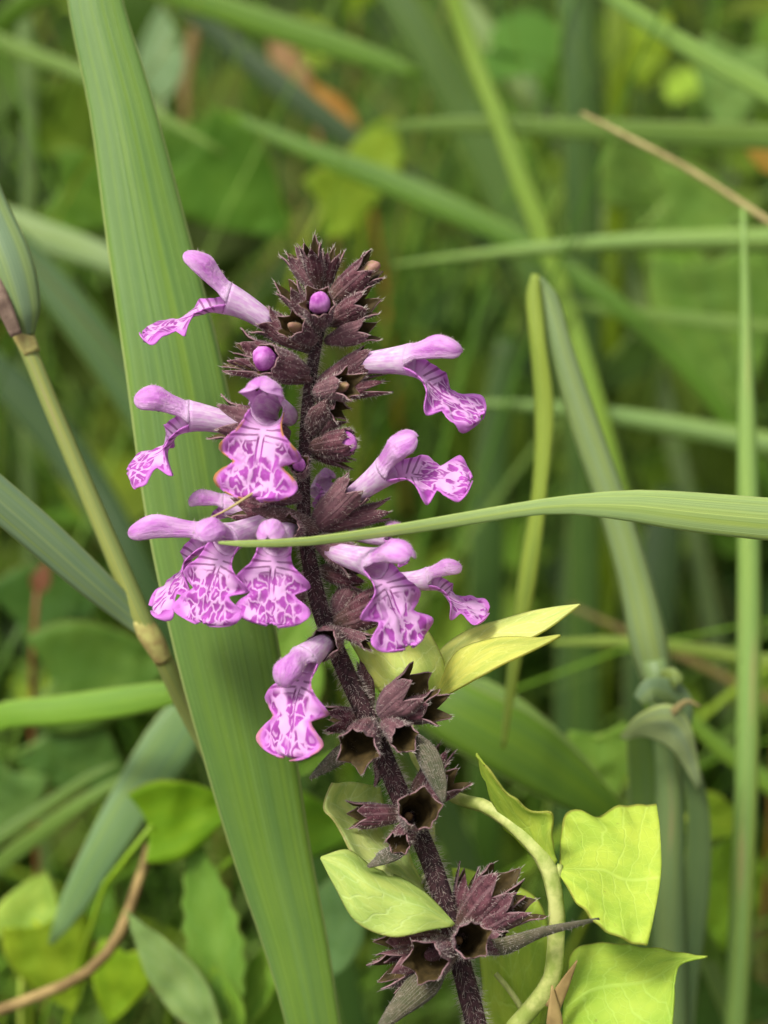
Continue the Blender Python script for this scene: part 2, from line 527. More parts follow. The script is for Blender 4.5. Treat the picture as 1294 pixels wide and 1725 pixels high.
def tube(name, pts, mat, color=None, root=None, parent=None, sides=10, n=50, square=0.0, solid=0, reach=0.1, rough=0.0, seed=0, closed=True):
    """pts: (px, py, k, diameter_px)"""
    W = [P(x, y, k) for (x, y, k, d) in pts]
    dd = [pxm(d, k) for (x, y, k, d) in pts]
    if root == 'end':
        W += to_ground(W[-1], W[-1] - W[-2], reach); dd += [dd[-1]] * 8
    elif root == 'start':
        W = to_ground(W[0], W[0] - W[1], reach)[::-1] + W; dd = [dd[0]] * 8 + dd
    return wtube(name, W, dd, mat, color, parent, sides, n + (30 if root else 0), square, rough, seed,
                 origin=(W[-1] if root == 'end' else W[0]) if parent is None else None)

def wtube(name, W, dd, mat, color=None, parent=None, sides=10, n=50, square=0.0, rough=0.0, seed=0, origin=None):
    rows = cr([list(W[i]) + [dd[i]] for i in range(len(W))], n)
    vs, uv = [], []
    ref = None
    L = 0
    for i, r in enumerate(rows):
        p = Vector(r[:3])
        t = (Vector(rows[min(i+1, len(rows)-1)][:3]) - Vector(rows[max(i-1, 0)][:3])).normalized()
        if ref is None:
            ref = t.orthogonal() if abs(t.dot(FWD)) > 0.9 else (t.cross(FWD))
        a = (ref - t * ref.dot(t)).normalized(); ref = a
        b = t.cross(a)
        if i: L += (p - Vector(rows[i-1][:3])).length
        for j in range(sides):
            th = 2 * math.pi * j / sides
            rad = r[3] / 2
            if square: rad *= 1 + square * math.cos(4 * th + math.pi)
            if rough: rad *= 1 + rough * mnoise.noise(Vector((p.x * 400 + seed, th * 1.5, L * 300)))
            vs.append(p + a * (math.cos(th) * rad) + b * (math.sin(th) * rad))
            uv.append((abs(j / sides * 2 - 1), L * 30))
    f = grid_faces(len(rows), sides, wrap=True)
    f.append(tuple(range(sides))[::-1])
    f.append(tuple(range((len(rows)-1) * sides, len(rows) * sides)))
    return mkobj(name, vs, f, mat, parent, uv, color=color, origin=origin)

def loft(name, curves, mat, color, parent=None, n=34, m=8, solid=0.00025, bumpy=0.0004, seed=0, us=None, origin=None, ruffle=0.0):
    """leaf blade through several length-wise curves of (px, py, k); first and last are its margins, the middle its midrib"""
    C = [cr([list(P(*p)) for p in c], n) for c in curves]
    nc = len(C)
    us = us or list(np.linspace(-1, 1, nc))
    vs, uv = [], []
    cols = (nc - 1) * m + 1
    for i in range(n):
        row = cr([list(C[j][i]) for j in range(nc)], cols) if nc > 2 else np.array([C[0][i] * (1 - t) + C[1][i] * t for t in np.linspace(0, 1, cols)])
        for j in range(cols):
            u = interp(j / (cols - 1) * (nc - 1), list(range(nc)), us)
            p = Vector(row[j])
            nz = mnoise.noise(p * 260 + Vector((seed, 0, 0)))
            rf = ruffle * (abs(u) ** 4) * mnoise.noise(Vector((i / n * 9, u, seed)))
            p = p - FWD * (nz * bumpy) + UP * (rf * 0.7) - FWD * rf
            vs.append(p); uv.append((u, i / (n - 1)))
    return mkobj(name, vs, grid_faces(n, cols), mat, parent, uv, solid=solid, color=color, origin=origin)

def ellipsoid(name, c, axis, ra, rb, mat, parent, seg=14, rings=9, lump=0.0):
    axis = axis.normalized(); a = axis.orthogonal().normalized(); b = axis.cross(a)
    vs, fs = [], []
    for i in range(rings + 1):
        ph = math.pi * i / rings
        for j in range(seg):
            th = 2 * math.pi * j / seg
            d = axis * (math.cos(ph) * ra) + (a * math.cos(th) + b * math.sin(th)) * (math.sin(ph) * rb)
            d *= 1 + lump * mnoise.noise(d * 700 + c * 300)
            vs.append(c + d)
    return mkobj(name, vs, grid_faces(rings + 1, seg, wrap=True), mat, parent)

# ================================================================== WOUNDWORT
RNG = random.Random(7)
stem_px = [(545, 545, 0, 14), (531, 590, 0, 24), (521, 660, 0, 27), (515, 740, 0, 28), (511, 820, 0, 29), (514, 890, 0, 31), (525, 965, 0, 35),
           (546, 1045, 0, 38), (580, 1125, 0, 40), (617, 1205, 0, 42), (655, 1295, 0, 43), (690, 1375, 0, 43), (722, 1440, 0, 43), (745, 1510, 0, 44),
           (767, 1590, 0, 45), (786, 1660, 0, 46), (803, 1730, 0, 46), (822, 1830, 0, 48)]
base_pt = to_ground(P(822, 1830), P(822, 1830) - P(803, 1730), 0.15)[-1]
PLANT = empty('woundwort_plant', base_pt)
tag(PLANT, 'hairy purple-stemmed woundwort spike with whorls of spotted pink-lilac flowers', 'flower')
stem_px = [(x, y, k, d * 0.85) for (x, y, k, d) in stem_px]
tube('stem', stem_px, M_STEM, root='end', parent=PLANT, sides=20, n=140, square=0.13, reach=0.15, rough=0.06)

HAIR_V, HAIR_F = [], []
def hair(p, d, L, r=0.000020, bend=None):
    d = d.normalized()
    a = d.orthogonal().normalized(); b = d.cross(a)
    o = len(HAIR_V)
    mid = p + d * (L * 0.55)
    g = bend if bend is not None else Vector((0, 0, 0))
    for k in range(3):
        th = k * 2.0944
        HAIR_V.append(p + (a * math.cos(th) + b * math.sin(th)) * r)
    for k in range(3):
        th = k * 2.0944
        HAIR_V.append(mid + g * 0.3 * L + (a * math.cos(th) + b * math.sin(th)) * r * 0.7)
    HAIR_V.append(p + d * L + g * L)
    for k in range(3):
        j = (k + 1) % 3
        HAIR_F.append((o + k, o + j, o + 3 + j, o + 3 + k))
        HAIR_F.append((o + 3 + k, o + 3 + j, o + 6))
def rvec(s=1.0):
    return Vector((RNG.gauss(0, s), RNG.gauss(0, s), RNG.gauss(0, s)))
def hair_on(verts, faces, count, L, sd=0.35, sign=1, bias=None):
    areas = []
    for f in faces:
        a, b, c = verts[f[0]], verts[f[1]], verts[f[2]]
        areas.append(((b - a).cross(c - a)).length + 1e-14)
    cum = np.cumsum(areas); tot = cum[-1]
    for _ in range(count):
        f = faces[min(int(np.searchsorted(cum, RNG.random() * tot)), len(faces) - 1)]
        a, b, c = verts[f[0]], verts[f[1]], verts[f[2]]
        d4 = verts[f[3]] if len(f) > 3 else c
        x, y = RNG.random(), RNG.random()
        p = (a * (1-x) + b * x) * (1-y) + (d4 * (1-x) + c * x) * y
        nr = (b - a).cross(d4 - a)
        if nr.length < 1e-13: continue
        nr = nr.normalized() * sign
        dd = nr + rvec(sd)
        if bias is not None: dd += bias
        hair(p, dd, L * RNG.uniform(0.5, 1.3), bend=rvec(0.15))

# stem hairs (the length in the picture)
srows = cr([list(P(*p[:3])) + [pxm(p[3])] for p in stem_px], 400)
for _ in range(7000):
    i = RNG.randrange(1, 399)
    p = Vector(srows[i][:3]); t = (Vector(srows[i+1][:3]) - Vector(srows[i-1][:3])).normalized()
    a = t.cross(FWD).normalized(); b = t.cross(a)
    th = RNG.random() * 6.2832
    nr = a * math.cos(th) + b * math.sin(th)
    hair(p + nr * srows[i][3] * 0.47, nr + rvec(0.25) + t * 0.35, RNG.uniform(0.0003, 0.0011), bend=rvec(0.2))

def calyx(b, m, r=27, T=38, bud=None, nut=0, base_r=13, mat=None, flare=0.25, seed=None, hairs=260, tw=None, wither=0.2, budk=0.25, budr=0.75):
    """b, m: (px, py, k) of its foot on the stem and of the centre of its mouth; r, T: mouth radius and tooth length in pixels"""
    seed = seed if seed is not None else RNG.randrange(9999)
    rg = random.Random(seed)
    B, Mo = P(*b), P(*m)
    ax = (Mo - B); L = ax.length; ax.normalize()
    s1 = ax.cross(FWD)
    if s1.length < 0.2: s1 = ax.cross(UP)
    s1.normalize(); s2 = ax.cross(s1)
    r1, r0, Tm = pxm(r * 0.92), pxm(base_r), pxm(T * 0.74)
    flare = flare * 0.55
    rot = tw if tw is not None else rg.random() * 6.28
    vs, uv, fs, edg = [], [], [], []
    nb, ntq, nc = 9, 6, 9
    for k in range(5):
        off = len(vs)
        tl = Tm * rg.uniform(0.75, 1.25); fl = flare * rg.uniform(0.2, 1.9)
        lat = rg.uniform(-0.3, 0.3)
        for i in range(nb + ntq):
            for c in range(nc):
                t = c / (nc - 1) * 2 - 1
                if i < nb:
                    q = i / (nb - 1)
                    x = q * L
                    rad = r0 * 0.45 + (r1 - r0 * 0.45) * (1 - (1 - q) ** 2.1) ** 0.75
                    th = rot + (k + 0.5 + t / 2) * 2 * math.pi / 5
                    if i == nb - 1: x -= L * 0.09 * abs(t) ** 2 * 0 
                else:
                    q = (i - nb + 1) / ntq
                    wq = (1 - q) ** 0.92
                    # lower the sinus between teeth a bit
                    x = L + tl * q
                    rad = r1 * (1 + fl * (q + 0.6 * q * q))
                    th = rot + (k + 0.5 + t / 2 * wq + lat * q * q * 0.5) * 2 * math.pi / 5
                rr = rad * (1 + 0.05 * math.cos((th - rot) * 10) * min(1, x / L))
                p = B + ax * x + (s1 * math.cos(th) + s2 * math.sin(th)) * rr
                nz = mnoise.noise(p * 420 + Vector((seed, 0, 0)))
                p += (s1 * math.cos(th) + s2 * math.sin(th)) * (nz * wither * r1) + ax * (nz * wither * r1 * 0.5)
                vs.append(p); uv.append(((th - rot) / 6.2832, x / L))
                edg.append(max(0.0, abs(t) ** 3) * (1.0 if i >= nb else max(0.0, (q - 0.75) * 2)) if i < nb else max(abs(t) ** 2, ((i - nb + 1) / ntq) ** 2))
        fs += grid_faces(nb + ntq, nc, off)
    o = mkobj('calyx', vs, fs, [mat or M_CAL, M_CALIN], PLANT, uv, solid=0.00016, matoff=1, offset=-1.0)
    ea = o.data.attributes.new('edge', 'FLOAT', 'POINT')
    ea.data.foreach_set('value', edg)
    # merge the seams between the five sepals
    import bmesh
    bm = bmesh.new(); bm.from_mesh(o.data)
    bmesh.ops.remove_doubles(bm, verts=bm.verts, dist=1e-6)
    bmesh.ops.recalc_face_normals(bm, faces=bm.faces)
    # outward test on a body face
    f = bm.faces[0] if len(bm.faces) else None
    bm.faces.ensure_lookup_table()
    acc = 0
    for f in bm.faces:
        c = f.calc_center_median(); d = c - B; rad = d - ax * d.dot(ax)
        if 0.2 * L < d.dot(ax) < 0.9 * L: acc += f.normal.dot(rad.normalized()) if rad.length else 0
    if acc < 0: bmesh.ops.reverse_faces(bm, faces=bm.faces)
    bm.to_mesh(o.data)
    vv = [v.co.copy() for v in bm.verts]; ff = [[v.index for v in f.verts] for f in bm.faces if len(f.verts) == 4]
    bm.free()
    hair_on(vv, ff, hairs, 0.0005, 0.35, 1, ax * 0.5)
    for v in vv:
        if (v - B).dot(ax) > L + Tm * 0.72 and RNG.random() < 0.35: hair(v, ax + rvec(0.25), 0.0007, 0.00003)
    # long white bristle at each tooth tip
    if bud:
        mt, col = (M_BUD, 0) if bud == 'pink' else (M_BUDY, 0)
        ellipsoid('bud', Mo + ax * (r1 * budk), ax, r1 * 0.95, r1 * budr, mt, o, lump=0.3 if bud == 'pink' else 0.5)
        for _ in range(60):
            hd = (ax + rvec(0.8)).normalized()
            hair(Mo + ax * (r1 * budk) + hd * (r1 * budr * 0.95), hd + rvec(0.2), 0.0003, 0.000015)
    for j in range(nut):
        th = rg.random() + j * 2.2
        ellipsoid('nutlet', B + ax * (L * 0.42) + (s1 * math.cos(th) + s2 * math.sin(th)) * r1 * 0.30, ax, r1 * 0.30, r1 * 0.26, M_NUT, o, 10, 7)
    return o

def bract(pts, mat=None, fold=0.5, seed=0):
    o = ribbon('bract', pts, mat or M_BRACT, None, parent=PLANT, cols=7, n=26, fold=fold, solid=0.0002, wave=0.4, seed=seed)
    vs = [v.co.copy() for v in o.data.vertices]; fs = [list(p.vertices) for p in o.data.polygons]
    hair_on(vs, fs, 200, 0.0006, 0.6, 1); hair_on(vs, fs, 200, 0.0006, 0.6, -1)
    return o

def flower(mouth, axis, up, sc=1.0, hood=(10, 25), hood_len=6.6, hood_w=1.0, lip=(20, 60), lip_len=10.0, lip_w=1.0, side=-0.25, tube_len=5.0, rt=1.9,
           seed=0, brown=0.0, tube_to=None, anther=True, hcurl=0.0, twist=0.0, asym=0.0, hood_k=0.8):
    """mouth: (px,py,k); axis, up: (right, up, toward camera)"""
    rg = random.Random(seed)
    O = P(*mouth)
    a = D3(*axis); u = D3(*up); u = (u - a * u.dot(a)).normalized(); b = a.cross(u)
    f = MM * sc
    Rt = rt
    def Wd(x, y, z): return O + a * (x * f) + b * (y * f) + u * (z * f)
    # tube
    vs, uv = [], []
    nr, ns = 12, 24
    back = Wd(-tube_len, 0, 0) if tube_to is None else P(*tube_to)
    for i in range(nr):
        s = i / (nr - 1)
        rr = Rt * (0.62 + 0.30 * s + 0.08 * s ** 4)
        c = back.lerp(O, s) + (a * (-tube_len * f) * 0) 
        if tube_to is not None:
            c = back * (1 - s) ** 2 + (O - a * (tube_len * 0.5 * f)) * 2 * s * (1 - s) + O * s * s
        for j in range(ns):
            th = 2 * math.pi * j / ns
            vs.append(c + b * (math.cos(th) * rr * f * 0.95) + u * (math.sin(th) * rr * f))
            uv.append((abs(j / ns * 2 - 1), s))
    fl = mkobj('flower', vs, grid_faces(nr, ns, wrap=True), M_TUBE, PLANT, uv, solid=0.00012)
    # hood: a rounded club, open along its underside
    n, m = 24, 21
    vs, uv = [], []
    x, z = 0.0, 0.0
    s_prev = 0.0
    for i in range(n):
        s = math.sin(i / (n - 1) * math.pi / 2) ** 0.9
        ds = hood_len * (s - s_prev); s_prev = s
        be = R(interp(s, [0, 0.25, 1], [0, hood[0], hood[1]]))
        if i:
            x += math.cos(be) * ds; z += math.sin(be) * ds
        if s < 0.6: rr = Rt * interp(s, [0, .2, .4, .6], [1.0, 0.72, 0.76, 0.88])
        else: rr = Rt * (0.02 + 0.86 * math.sqrt(max(0.0, 1 - ((s - 0.6) / 0.4) ** 2.2)))
        rr_w = rr * (1 if s < 0.05 else hood_w)
        A = R(interp(s, [0, .15, .4, .8, 1], [90, 90, 102, 116, 135]))
        lift = interp(s, [0, .2, 1], [0, 0.2 * Rt, 0.15 * Rt])
        for j in range(m):
            t = j / (m - 1) * 2 - 1
            ph = t * A
            nz = 1 + 0.26 * s * mnoise.noise(Vector((s * 3, t * 2, seed * 3.1))) + 0.05 * mnoise.noise(Vector((s * 9, t * 6, seed * 1.7))) + 0.10 * s * (1 - s) * 4 * (math.exp(-(t / 0.14) ** 2) - 0.4)
            yy = math.sin(ph) * rr_w * nz
            dz = math.cos(ph) * rr * nz + lift
            dz -= 0.25 * Rt * max(0, s - 0.7) / 0.3
            if abs(t) > 0.8: yy *= 1 + hcurl * s * (abs(t) - 0.8) * 4
            vs.append(Wd(x - math.sin(be) * dz, yy, z + math.cos(be) * dz)); uv.append((t, s))
    hf = grid_faces(n, m)
    mkobj('hood', vs, hf, M_HOOD, fl, uv, solid=0.00013)
    hair_on(vs, hf, 220, 0.00036, 0.45, 1, None) if (vs[m*10+7]-vs[m*10+6]).cross(vs[m*11+6]-vs[m*10+6]).dot(u) > 0 else hair_on(vs, hf, 220, 0.00036, 0.45, -1, None)
    # lower lip
    n, m = 44, 25
    vs, uv, rim = [], [], []
    x, z = 0.0, -Rt
    ds = lip_len / (n - 1)
    xs_ = [0, .12, .22, .30, .37, .43, .48, .52, .555, .60, .66, .73, .80, .87, .93, .97, 1]
    ws_ = [2.8, 2.4, 2.7, 3.5, 4.2, 4.35, 4.0, 3.2, 2.55, 2.85, 3.7, 4.3, 4.45, 4.1, 3.3, 2.3, 0.8]
    for i in range(n):
        s = i / (n - 1)
        ga = R(interp(s, [0, 0.22, 0.5, 1], [0, lip[0], lip[1], lip[1] + (lip[2] if len(lip) > 2 else 0)]))
        if i:
            x += math.cos(ga) * ds; z -= math.sin(ga) * ds
        ww = interp(s, xs_, ws_) * (1 if s < 0.05 else lip_w)
        kap = interp(s, [0, .15, .28, .45, .7, 1], [1 / Rt, 0.75 / Rt, 0.35 / Rt, side * 1.3 / Rt, side * 0.55 / Rt, side * 0.8 / Rt])
        if abs(kap) < 1e-3: kap = 1e-3
        for j in range(m):
            t = j / (m - 1) * 2 - 1
            l = t * ww
            yy = math.sin(kap * l) / kap
            dz = (1 - math.cos(kap * l)) / kap
            rf = mnoise.noise(Vector((s * 6 + seed * 2.3, t * 2.4, seed))) * (1.0 * t * t * s + 0.35 * s) + 0.4 * s * s * t * t * math.sin(t * 7 + s * 16 + seed)
            dz += rf - 0.22 * math.exp(-(t / 0.12) ** 2) * (1 if 0.2 < s < 0.9 else 0.0)
            if 0.28 < s < 0.56: dz -= 0.9 * max(0, abs(t) - 0.5) * math.sin((s - 0.28) / 0.28 * math.pi)
            # notched tip
            ex = (0.5 * (1 - abs(t)) * -1 if s > 0.97 else 0) + 0.25 * s * mnoise.noise(Vector((t * 5, seed, 3)))
            xx = x + ex * math.cos(ga) + math.sin(ga) * dz
            zz = z - ex * math.sin(ga) + math.cos(ga) * dz
            yy += twist * s * s * (dz + 1) + asym * s * s * 2
            vs.append(Wd(xx, yy, zz)); uv.append((l / 5.0, s)); rim.append(max(abs(t), interp(s, [0.88, 1], [0, 1])))
    lo = mkobj('lower_lip', vs, grid_faces(n, m), M_LIP, fl, uv, solid=0.00013, color=(brown, 0, 0))
    at = lo.data.attributes.new('rim', 'FLOAT', 'POINT')
    at.data.foreach_set('value', rim)
    if anther:
        for q in (-1, 1):
            c = Wd(rg.uniform(1.2, 3.6), q * rg.uniform(0.3, 0.9), Rt * 0.35 + math.tan(R(hood[0])) * 1.6)
            ellipsoid('anther', c, a * rg.uniform(.2, 1) + b * q * rg.uniform(.2, 1) - u * rg.uniform(.2, 1.2), rg.uniform(.5, .8) * f, 0.24 * f, M_ANTH, fl, 8, 6, lump=0.4)
            st0 = Wd(-1.5, 0.4 * q, Rt * 0.7)
            wtube('filament', [st0, st0.lerp(c, 0.5) + u * 0.1 * f, c], [0.3 * f, 0.28 * f, 0.25 * f], M_HOOD, parent=fl, sides=6, n=6)
    return fl

# --- flowers (mouth, axis, up in image right / up / toward camera)
flower((383, 503, -1), (-0.92, 0.30, 0.12), (0.3, 0.95, 0.40), 1.0, hood=(32, 38), hood_len=7.4, lip=(30, 44, -8), lip_len=10.4, seed=1, side=-0.12, tube_to=(455, 545, 0))
flower((318, 701, -2), (-1, 0.03, 0.15), (0.0, 1, 0.60), 1.0, hood=(26, 16), hood_len=6.8, lip=(60, 42, -8), lip_len=9.6, seed=2, side=-0.30, tube_to=(410, 720, -1))
flower((450, 688, -8), (-0.20, -0.22, 1), (0.10, 1, 0.1), 1.08, hood=(48, 34), hood_len=4.8, hood_w=1.15, lip=(50, 78, -4), lip_len=8.9, lip_w=1.05, seed=3, side=-0.10, brown=1.0, tube_to=(485, 700, -1), hcurl=0.6)
flower((378, 852, 4), (-1, 0.0, 0.0), (0, 1, 0.3), 0.78, hood=(14, 6), hood_len=5.6, lip=(60, 75), lip_len=8, seed=4, tube_to=(420, 862, 3))
flower((345, 905, -3), (-1, 0.02, 0.18), (0.05, 1, 0.45), 1.0, hood=(9, -3), hood_len=9.0, hood_w=0.9, lip=(70, 52, 0), lip_len=10.0, seed=5, side=-0.25, tube_to=(440, 890, -2))
flower((380, 910, -7), (-0.50, -0.30, 0.85), (0.15, 1, 0.1), 1.0, hood=(34, 20), hood_len=5.6, lip=(48, 68, 4), lip_len=9.0, lip_w=1.04, seed=6, side=-0.12, tube_to=(455, 880, -2), asym=0.2)
flower((465, 912, -8), (-0.16, -0.32, 1), (0.05, 1, 0.1), 0.98, hood=(36, 22), hood_len=4.8, lip=(48, 68, 4), lip_len=8.9, lip_w=1.04, seed=7, side=-0.12, tube_to=(500, 885, -2), asym=-0.2)
flower((690, 606, -4), (0.90, 0.0, 0.42), (0.0, 1, 0.55), 1.0, hood=(14, 4), hood_len=6.8, lip=(60, 32, 4), lip_len=10.0, seed=8, side=-0.12, tube_to=(610, 612, -1))
flower((652, 792, -4), (0.62, 0.48, 0.50), (-0.50, 0.75, 0.55), 0.95, hood=(18, 4), hood_len=6.6, hood_w=1.3, lip=(46, 46, 10), lip_len=9.4, lip_w=1.0, seed=9, side=-0.08, tube_to=(595, 835, -1))
flower((634, 950, -8), (0.62, -0.14, 0.78), (-0.05, 1, 0.35), 1.0, hood=(26, 14), hood_len=7.0, lip=(54, 68, 4), lip_len=9.2, lip_w=1.02, seed=10, side=-0.12, tube_to=(560, 930, -2))
flower((722, 975, -1), (0.86, 0.26, 0.20), (-0.2, 0.95, 0.45), 0.74, hood=(8, 6), hood_len=5.8, hood_w=0.8, lip=(76, 44, -14), lip_len=10.4, lip_w=1.0, seed=11, side=-0.1, tube_to=(640, 975, 0))
flower((512, 1112, -8), (-0.50, -0.45, 0.72), (-0.25, 0.85, 0.5), 0.98, hood=(8, -16), hood_len=5.0, lip=(28, 56, 0), lip_len=10.8, lip_w=1.02, seed=12, side=-0.10, tube_to=(550, 1082, -3), brown=0.6)
flower((545, 812, 5), (0.3, 0.2, 0.5), (0.0, 1, 0.1), 0.6, hood=(10, 10), hood_len=3.0, lip=(70, 86), lip_len=9, seed=13, tube_to=(530, 830, 4), anther=False)
flower((650, 905, 1), (0.8, 0.2, 0.2), (0, 1, 0.2), 0.55, hood=(30, 40), hood_len=4.5, lip=(50, 60), lip_len=6, seed=14, tube_to=(590, 900, 1), anther=False)

# --- calyces: foot, mouth
C = calyx
# crown of the spike
C((535, 490, 0), (500, 440, -1), 18, 28, bud='pale', budk=-0.3, budr=0.4, hairs=200)
C((538, 488, 0), (525, 430, -3), 18, 32, hairs=200)
C((545, 490, 1), (557, 442, 0), 17, 28, hairs=200)
C((553, 515, 0), (612, 462, -2), 27, 34, bud='pale', budk=0.3, budr=0.5)
C((550, 545, 0), (608, 514, -3), 24, 32)
C((548, 575, 0), (608, 556, -2), 22, 28)
C((540, 552, -1), (538, 512, -7), 26, 20, bud='pink', budk=0.15, budr=0.74)
C((530, 545, 1), (496, 500, -1), 20, 40)
C((530, 575, -1), (494, 550, -5), 24, 22, bud='pale', budk=-0.3, budr=0.4)
C((528, 592, 0), (456, 546, -1), 24, 26, tw=0.5)
C((526, 632, 0), (426, 598, -1), 30, 50, tw=1.2, flare=0.3)
C((520, 628, -1), (452, 606, -6), 27, 16, bud='pink', budk=0.3, budr=0.74)
C((526, 640, -1), (436, 622, -3), 20, 66, flare=0.1)
C((526, 660, 0), (608, 613, -1), 25, 34, flare=0.2)
C((530, 662, -1), (578, 650, -5), 24, 34, bud='pale', budk=-0.2, budr=0.45, flare=0.3)
C((530, 668, 0), (606, 655, 0), 18, 66, flare=0.05)
C((532, 665, 0), (566, 686, -2), 17, 24)
# second whorl
C((520, 755, 0), (588, 744, -3), 25, 12, bud='pink', budk=-0.35, budr=0.82, flare=-0.5)
C((520, 760, 1), (562, 772, 1), 14, 44, flare=0.0)
C((516, 745, 2), (556, 706, 2), 24, 22)
C((490, 735, -2), (400, 712, -3), 32, 46, tw=0.3)
C((510, 800, -1), (504, 784, -5), 17, 8, bud='pink', budk=0.0, budr=0.7)
C((508, 838, -1), (462, 834, -3), 20, 26)
# third whorl
C((510, 882, 0), (420, 856, -1), 26, 44, flare=0.1)
C((508, 893, -2), (486, 890, -6), 20, 12)
C((526, 890, 0), (590, 828, -2), 31, 28, tw=0.2, flare=0.0)
C((530, 893, 0), (630, 864, 0), 19, 40, flare=0.05)
C((528, 905, 0), (588, 938, -3), 27, 24)
C((535, 960, 1), (590, 972, 1), 22, 34, flare=0.05)
C((520, 960, 2), (500, 1010, 4), 18, 26)
# fourth whorl
C((560, 1052, 0), (636, 1022, -2), 33, 44, tw=0.9, flare=0.05)
C((562, 1050, 1), (588, 1000, 2), 24, 22, flare=0.0)
C((566, 1058, -1), (612, 1078, -3), 13, 18)
C((568, 1076, -1), (546, 1084, -5), 30, 14, flare=-0.2)
# empty whorl five
C((622, 1195, 2), (608, 1140, 3), 22, 36, flare=0.1)
C((640, 1206, -1), (692, 1164, -5), 35, 58, nut=1, tw=0.35, flare=0.1)
C((645, 1210, 0), (720, 1194, -4), 27, 34, nut=1, flare=0.3)
C((648, 1216, -1), (680, 1242, -7), 25, 18, nut=1, flare=0.05)
C((625, 1218, -1), (603, 1256, -7), 34, 26, flare=0.2)
C((612, 1210, 1), (578, 1212, 1), 24, 40, flare=0.1)
C((636, 1225, 1), (648, 1300, 1), 20, 26)
# empty whorl six
C((688, 1372, 0), (612, 1374, -2), 23, 34, tw=0.3, flare=0.15)
C((690, 1378, -1), (706, 1366, -8), 33, 24, nut=1, flare=0.25, base_r=20)
C((692, 1385, -1), (674, 1418, -5), 22, 18, flare=0.0)
C((694, 1368, 1), (750, 1322, -1), 28, 40, flare=0.2)
C((690, 1350, 1), (738, 1280, 1), 18, 34, flare=0.1)
# whorl seven
C((768, 1578, 0), (838, 1502, -2), 40, 44, tw=0.1, flare=0.15, hairs=460)
C((766, 1572, 1), (782, 1500, 1), 22, 56, tw=0.6, flare=0.0)
C((772, 1580, 0), (862, 1532, -3), 30, 46, flare=0.35, hairs=380)
C((772, 1582, -1), (794, 1584, -8), 31, 34, nut=1, flare=0.1, base_r=20)
C((778, 1590, 0), (842, 1586, -4), 20, 20, flare=-0.1)
C((762, 1584, 0), (672, 1592, -2), 30, 52, tw=0.2, flare=0.2, hairs=320)
C((764, 1588, -1), (676, 1624, -4), 28, 58, flare=0.25, hairs=320)
C((762, 1592, -1), (724, 1618, -8), 34, 38, flare=0.15)
C((766, 1604, 0), (698, 1654, -3), 18, 56, flare=0.1)
# bracts
bract([(600, 1255, -3, 16, 10), (575, 1268, -5, 30, 20), (545, 1292, -6, 20, 20), (522, 1312, -6, 4, 10)], seed=1)
bract([(690, 1235, -4, 20, 0), (720, 1272, -7, 38, 0), (738, 1320, -8, 30, 10), (748, 1352, -8, 6, 10)], seed=2)
bract([(680, 1425, -2, 26, 20), (650, 1440, -6, 34, 30), (620, 1460, -7, 5, 30)], seed=3)
bract([(790, 1600, 0, 24, 30), (850, 1598, -6, 36, 40), (915, 1572, -7, 18, 40), (1010, 1548, -8, 3, 30)], seed=4)
bract([(745, 1615, -1, 30, 20), (712, 1650, -6, 52, 30), (665, 1700, -8, 30, 30), (625, 1750, -8, 4, 30)], seed=5)
bract([(540, 890, -1, 26, 30), (480, 868, -6, 30, 30), (425, 858, -7, 4, 30)], M_CAL, seed=6)
bract([(520, 745, 1, 20, 30), (540, 700, -4, 36, 20), (552, 672, -4, 5, 20)], M_CAL, seed=7)
ho = mkobj('fine_hair', HAIR_V, HAIR_F, M_HAIR, PLANT, smooth=False)
ho['kind'] = 'stuff'

# ================================================================== BINDWEED
YG = lin((196, 216, 92))
YG2 = lin((160, 186, 70))
vine_px = [(700, 1180, 4, 14), (690, 1250, 6, 16), (720, 1310, 6, 18), (765, 1343, 3, 24), (825, 1362, 0, 28), (880, 1405, -2, 31), (920, 1455, -3, 32), (936, 1520, -3, 33), (936, 1600, -2, 34), (925, 1660, -1, 36), (885, 1710, 0, 34), (845, 1760, 1, 34)]
vb = to_ground(P(845, 1760, 1), P(845, 1760, 1) - P(885, 1710, 0), 0.05)[-1]
vine_px = [(x, y, k, d * 0.86) for (x, y, k, d) in vine_px]
VINE = empty('bindweed_vine', vb)
tag(VINE, 'pale yellow-green bindweed with heart-shaped leaves twining round the woundwort stem', 'vine')
tube('stem', vine_px, M_VINE, root='end', parent=VINE, sides=18, n=130, reach=0.05, rough=0.16, square=0.04)
def vl(curves, c=YG, **kw): return loft('leaf', curves, M_LEAF, c, VINE, **kw)
vl([[(944, 1458, -3), (946, 1400, 2), (957, 1366, 4), (1000, 1374, 4), (1055, 1358, 5), (1106, 1356, 5)],
    [(944, 1460, -3), (970, 1442, -1), (1005, 1425, 0), (1040, 1412, 1), (1075, 1402, 2), (1112, 1400, 2)],
    [(943, 1465, -3), (975, 1480, -4), (1010, 1490, -4), (1045, 1500, -4), (1080, 1500, -4), (1112, 1490, -4)],
    [(942, 1470, -3), (965, 1510, -6), (1000, 1552, -8), (1040, 1578, -9), (1065, 1588, -9), (1090, 1594, -9)]], seed=1, us=[-1, -0.5, 0.2, 1], ruffle=0.0012)
vl([[(938, 1450, -3), (930, 1405, -5), (930, 1372, -6), (890, 1364, -6), (850, 1330, -6), (803, 1270, -6)],
    [(932, 1460, -3), (905, 1420, -3), (888, 1395, -3), (866, 1365, -4), (840, 1325, -5), (803, 1270, -6)],
    [(925, 1470, -2), (885, 1430, 0), (850, 1392, 0), (830, 1350, -2), (815, 1310, -4), (803, 1270, -6)]], seed=2, us=[-1, 0, 0.95], ruffle=0.001)
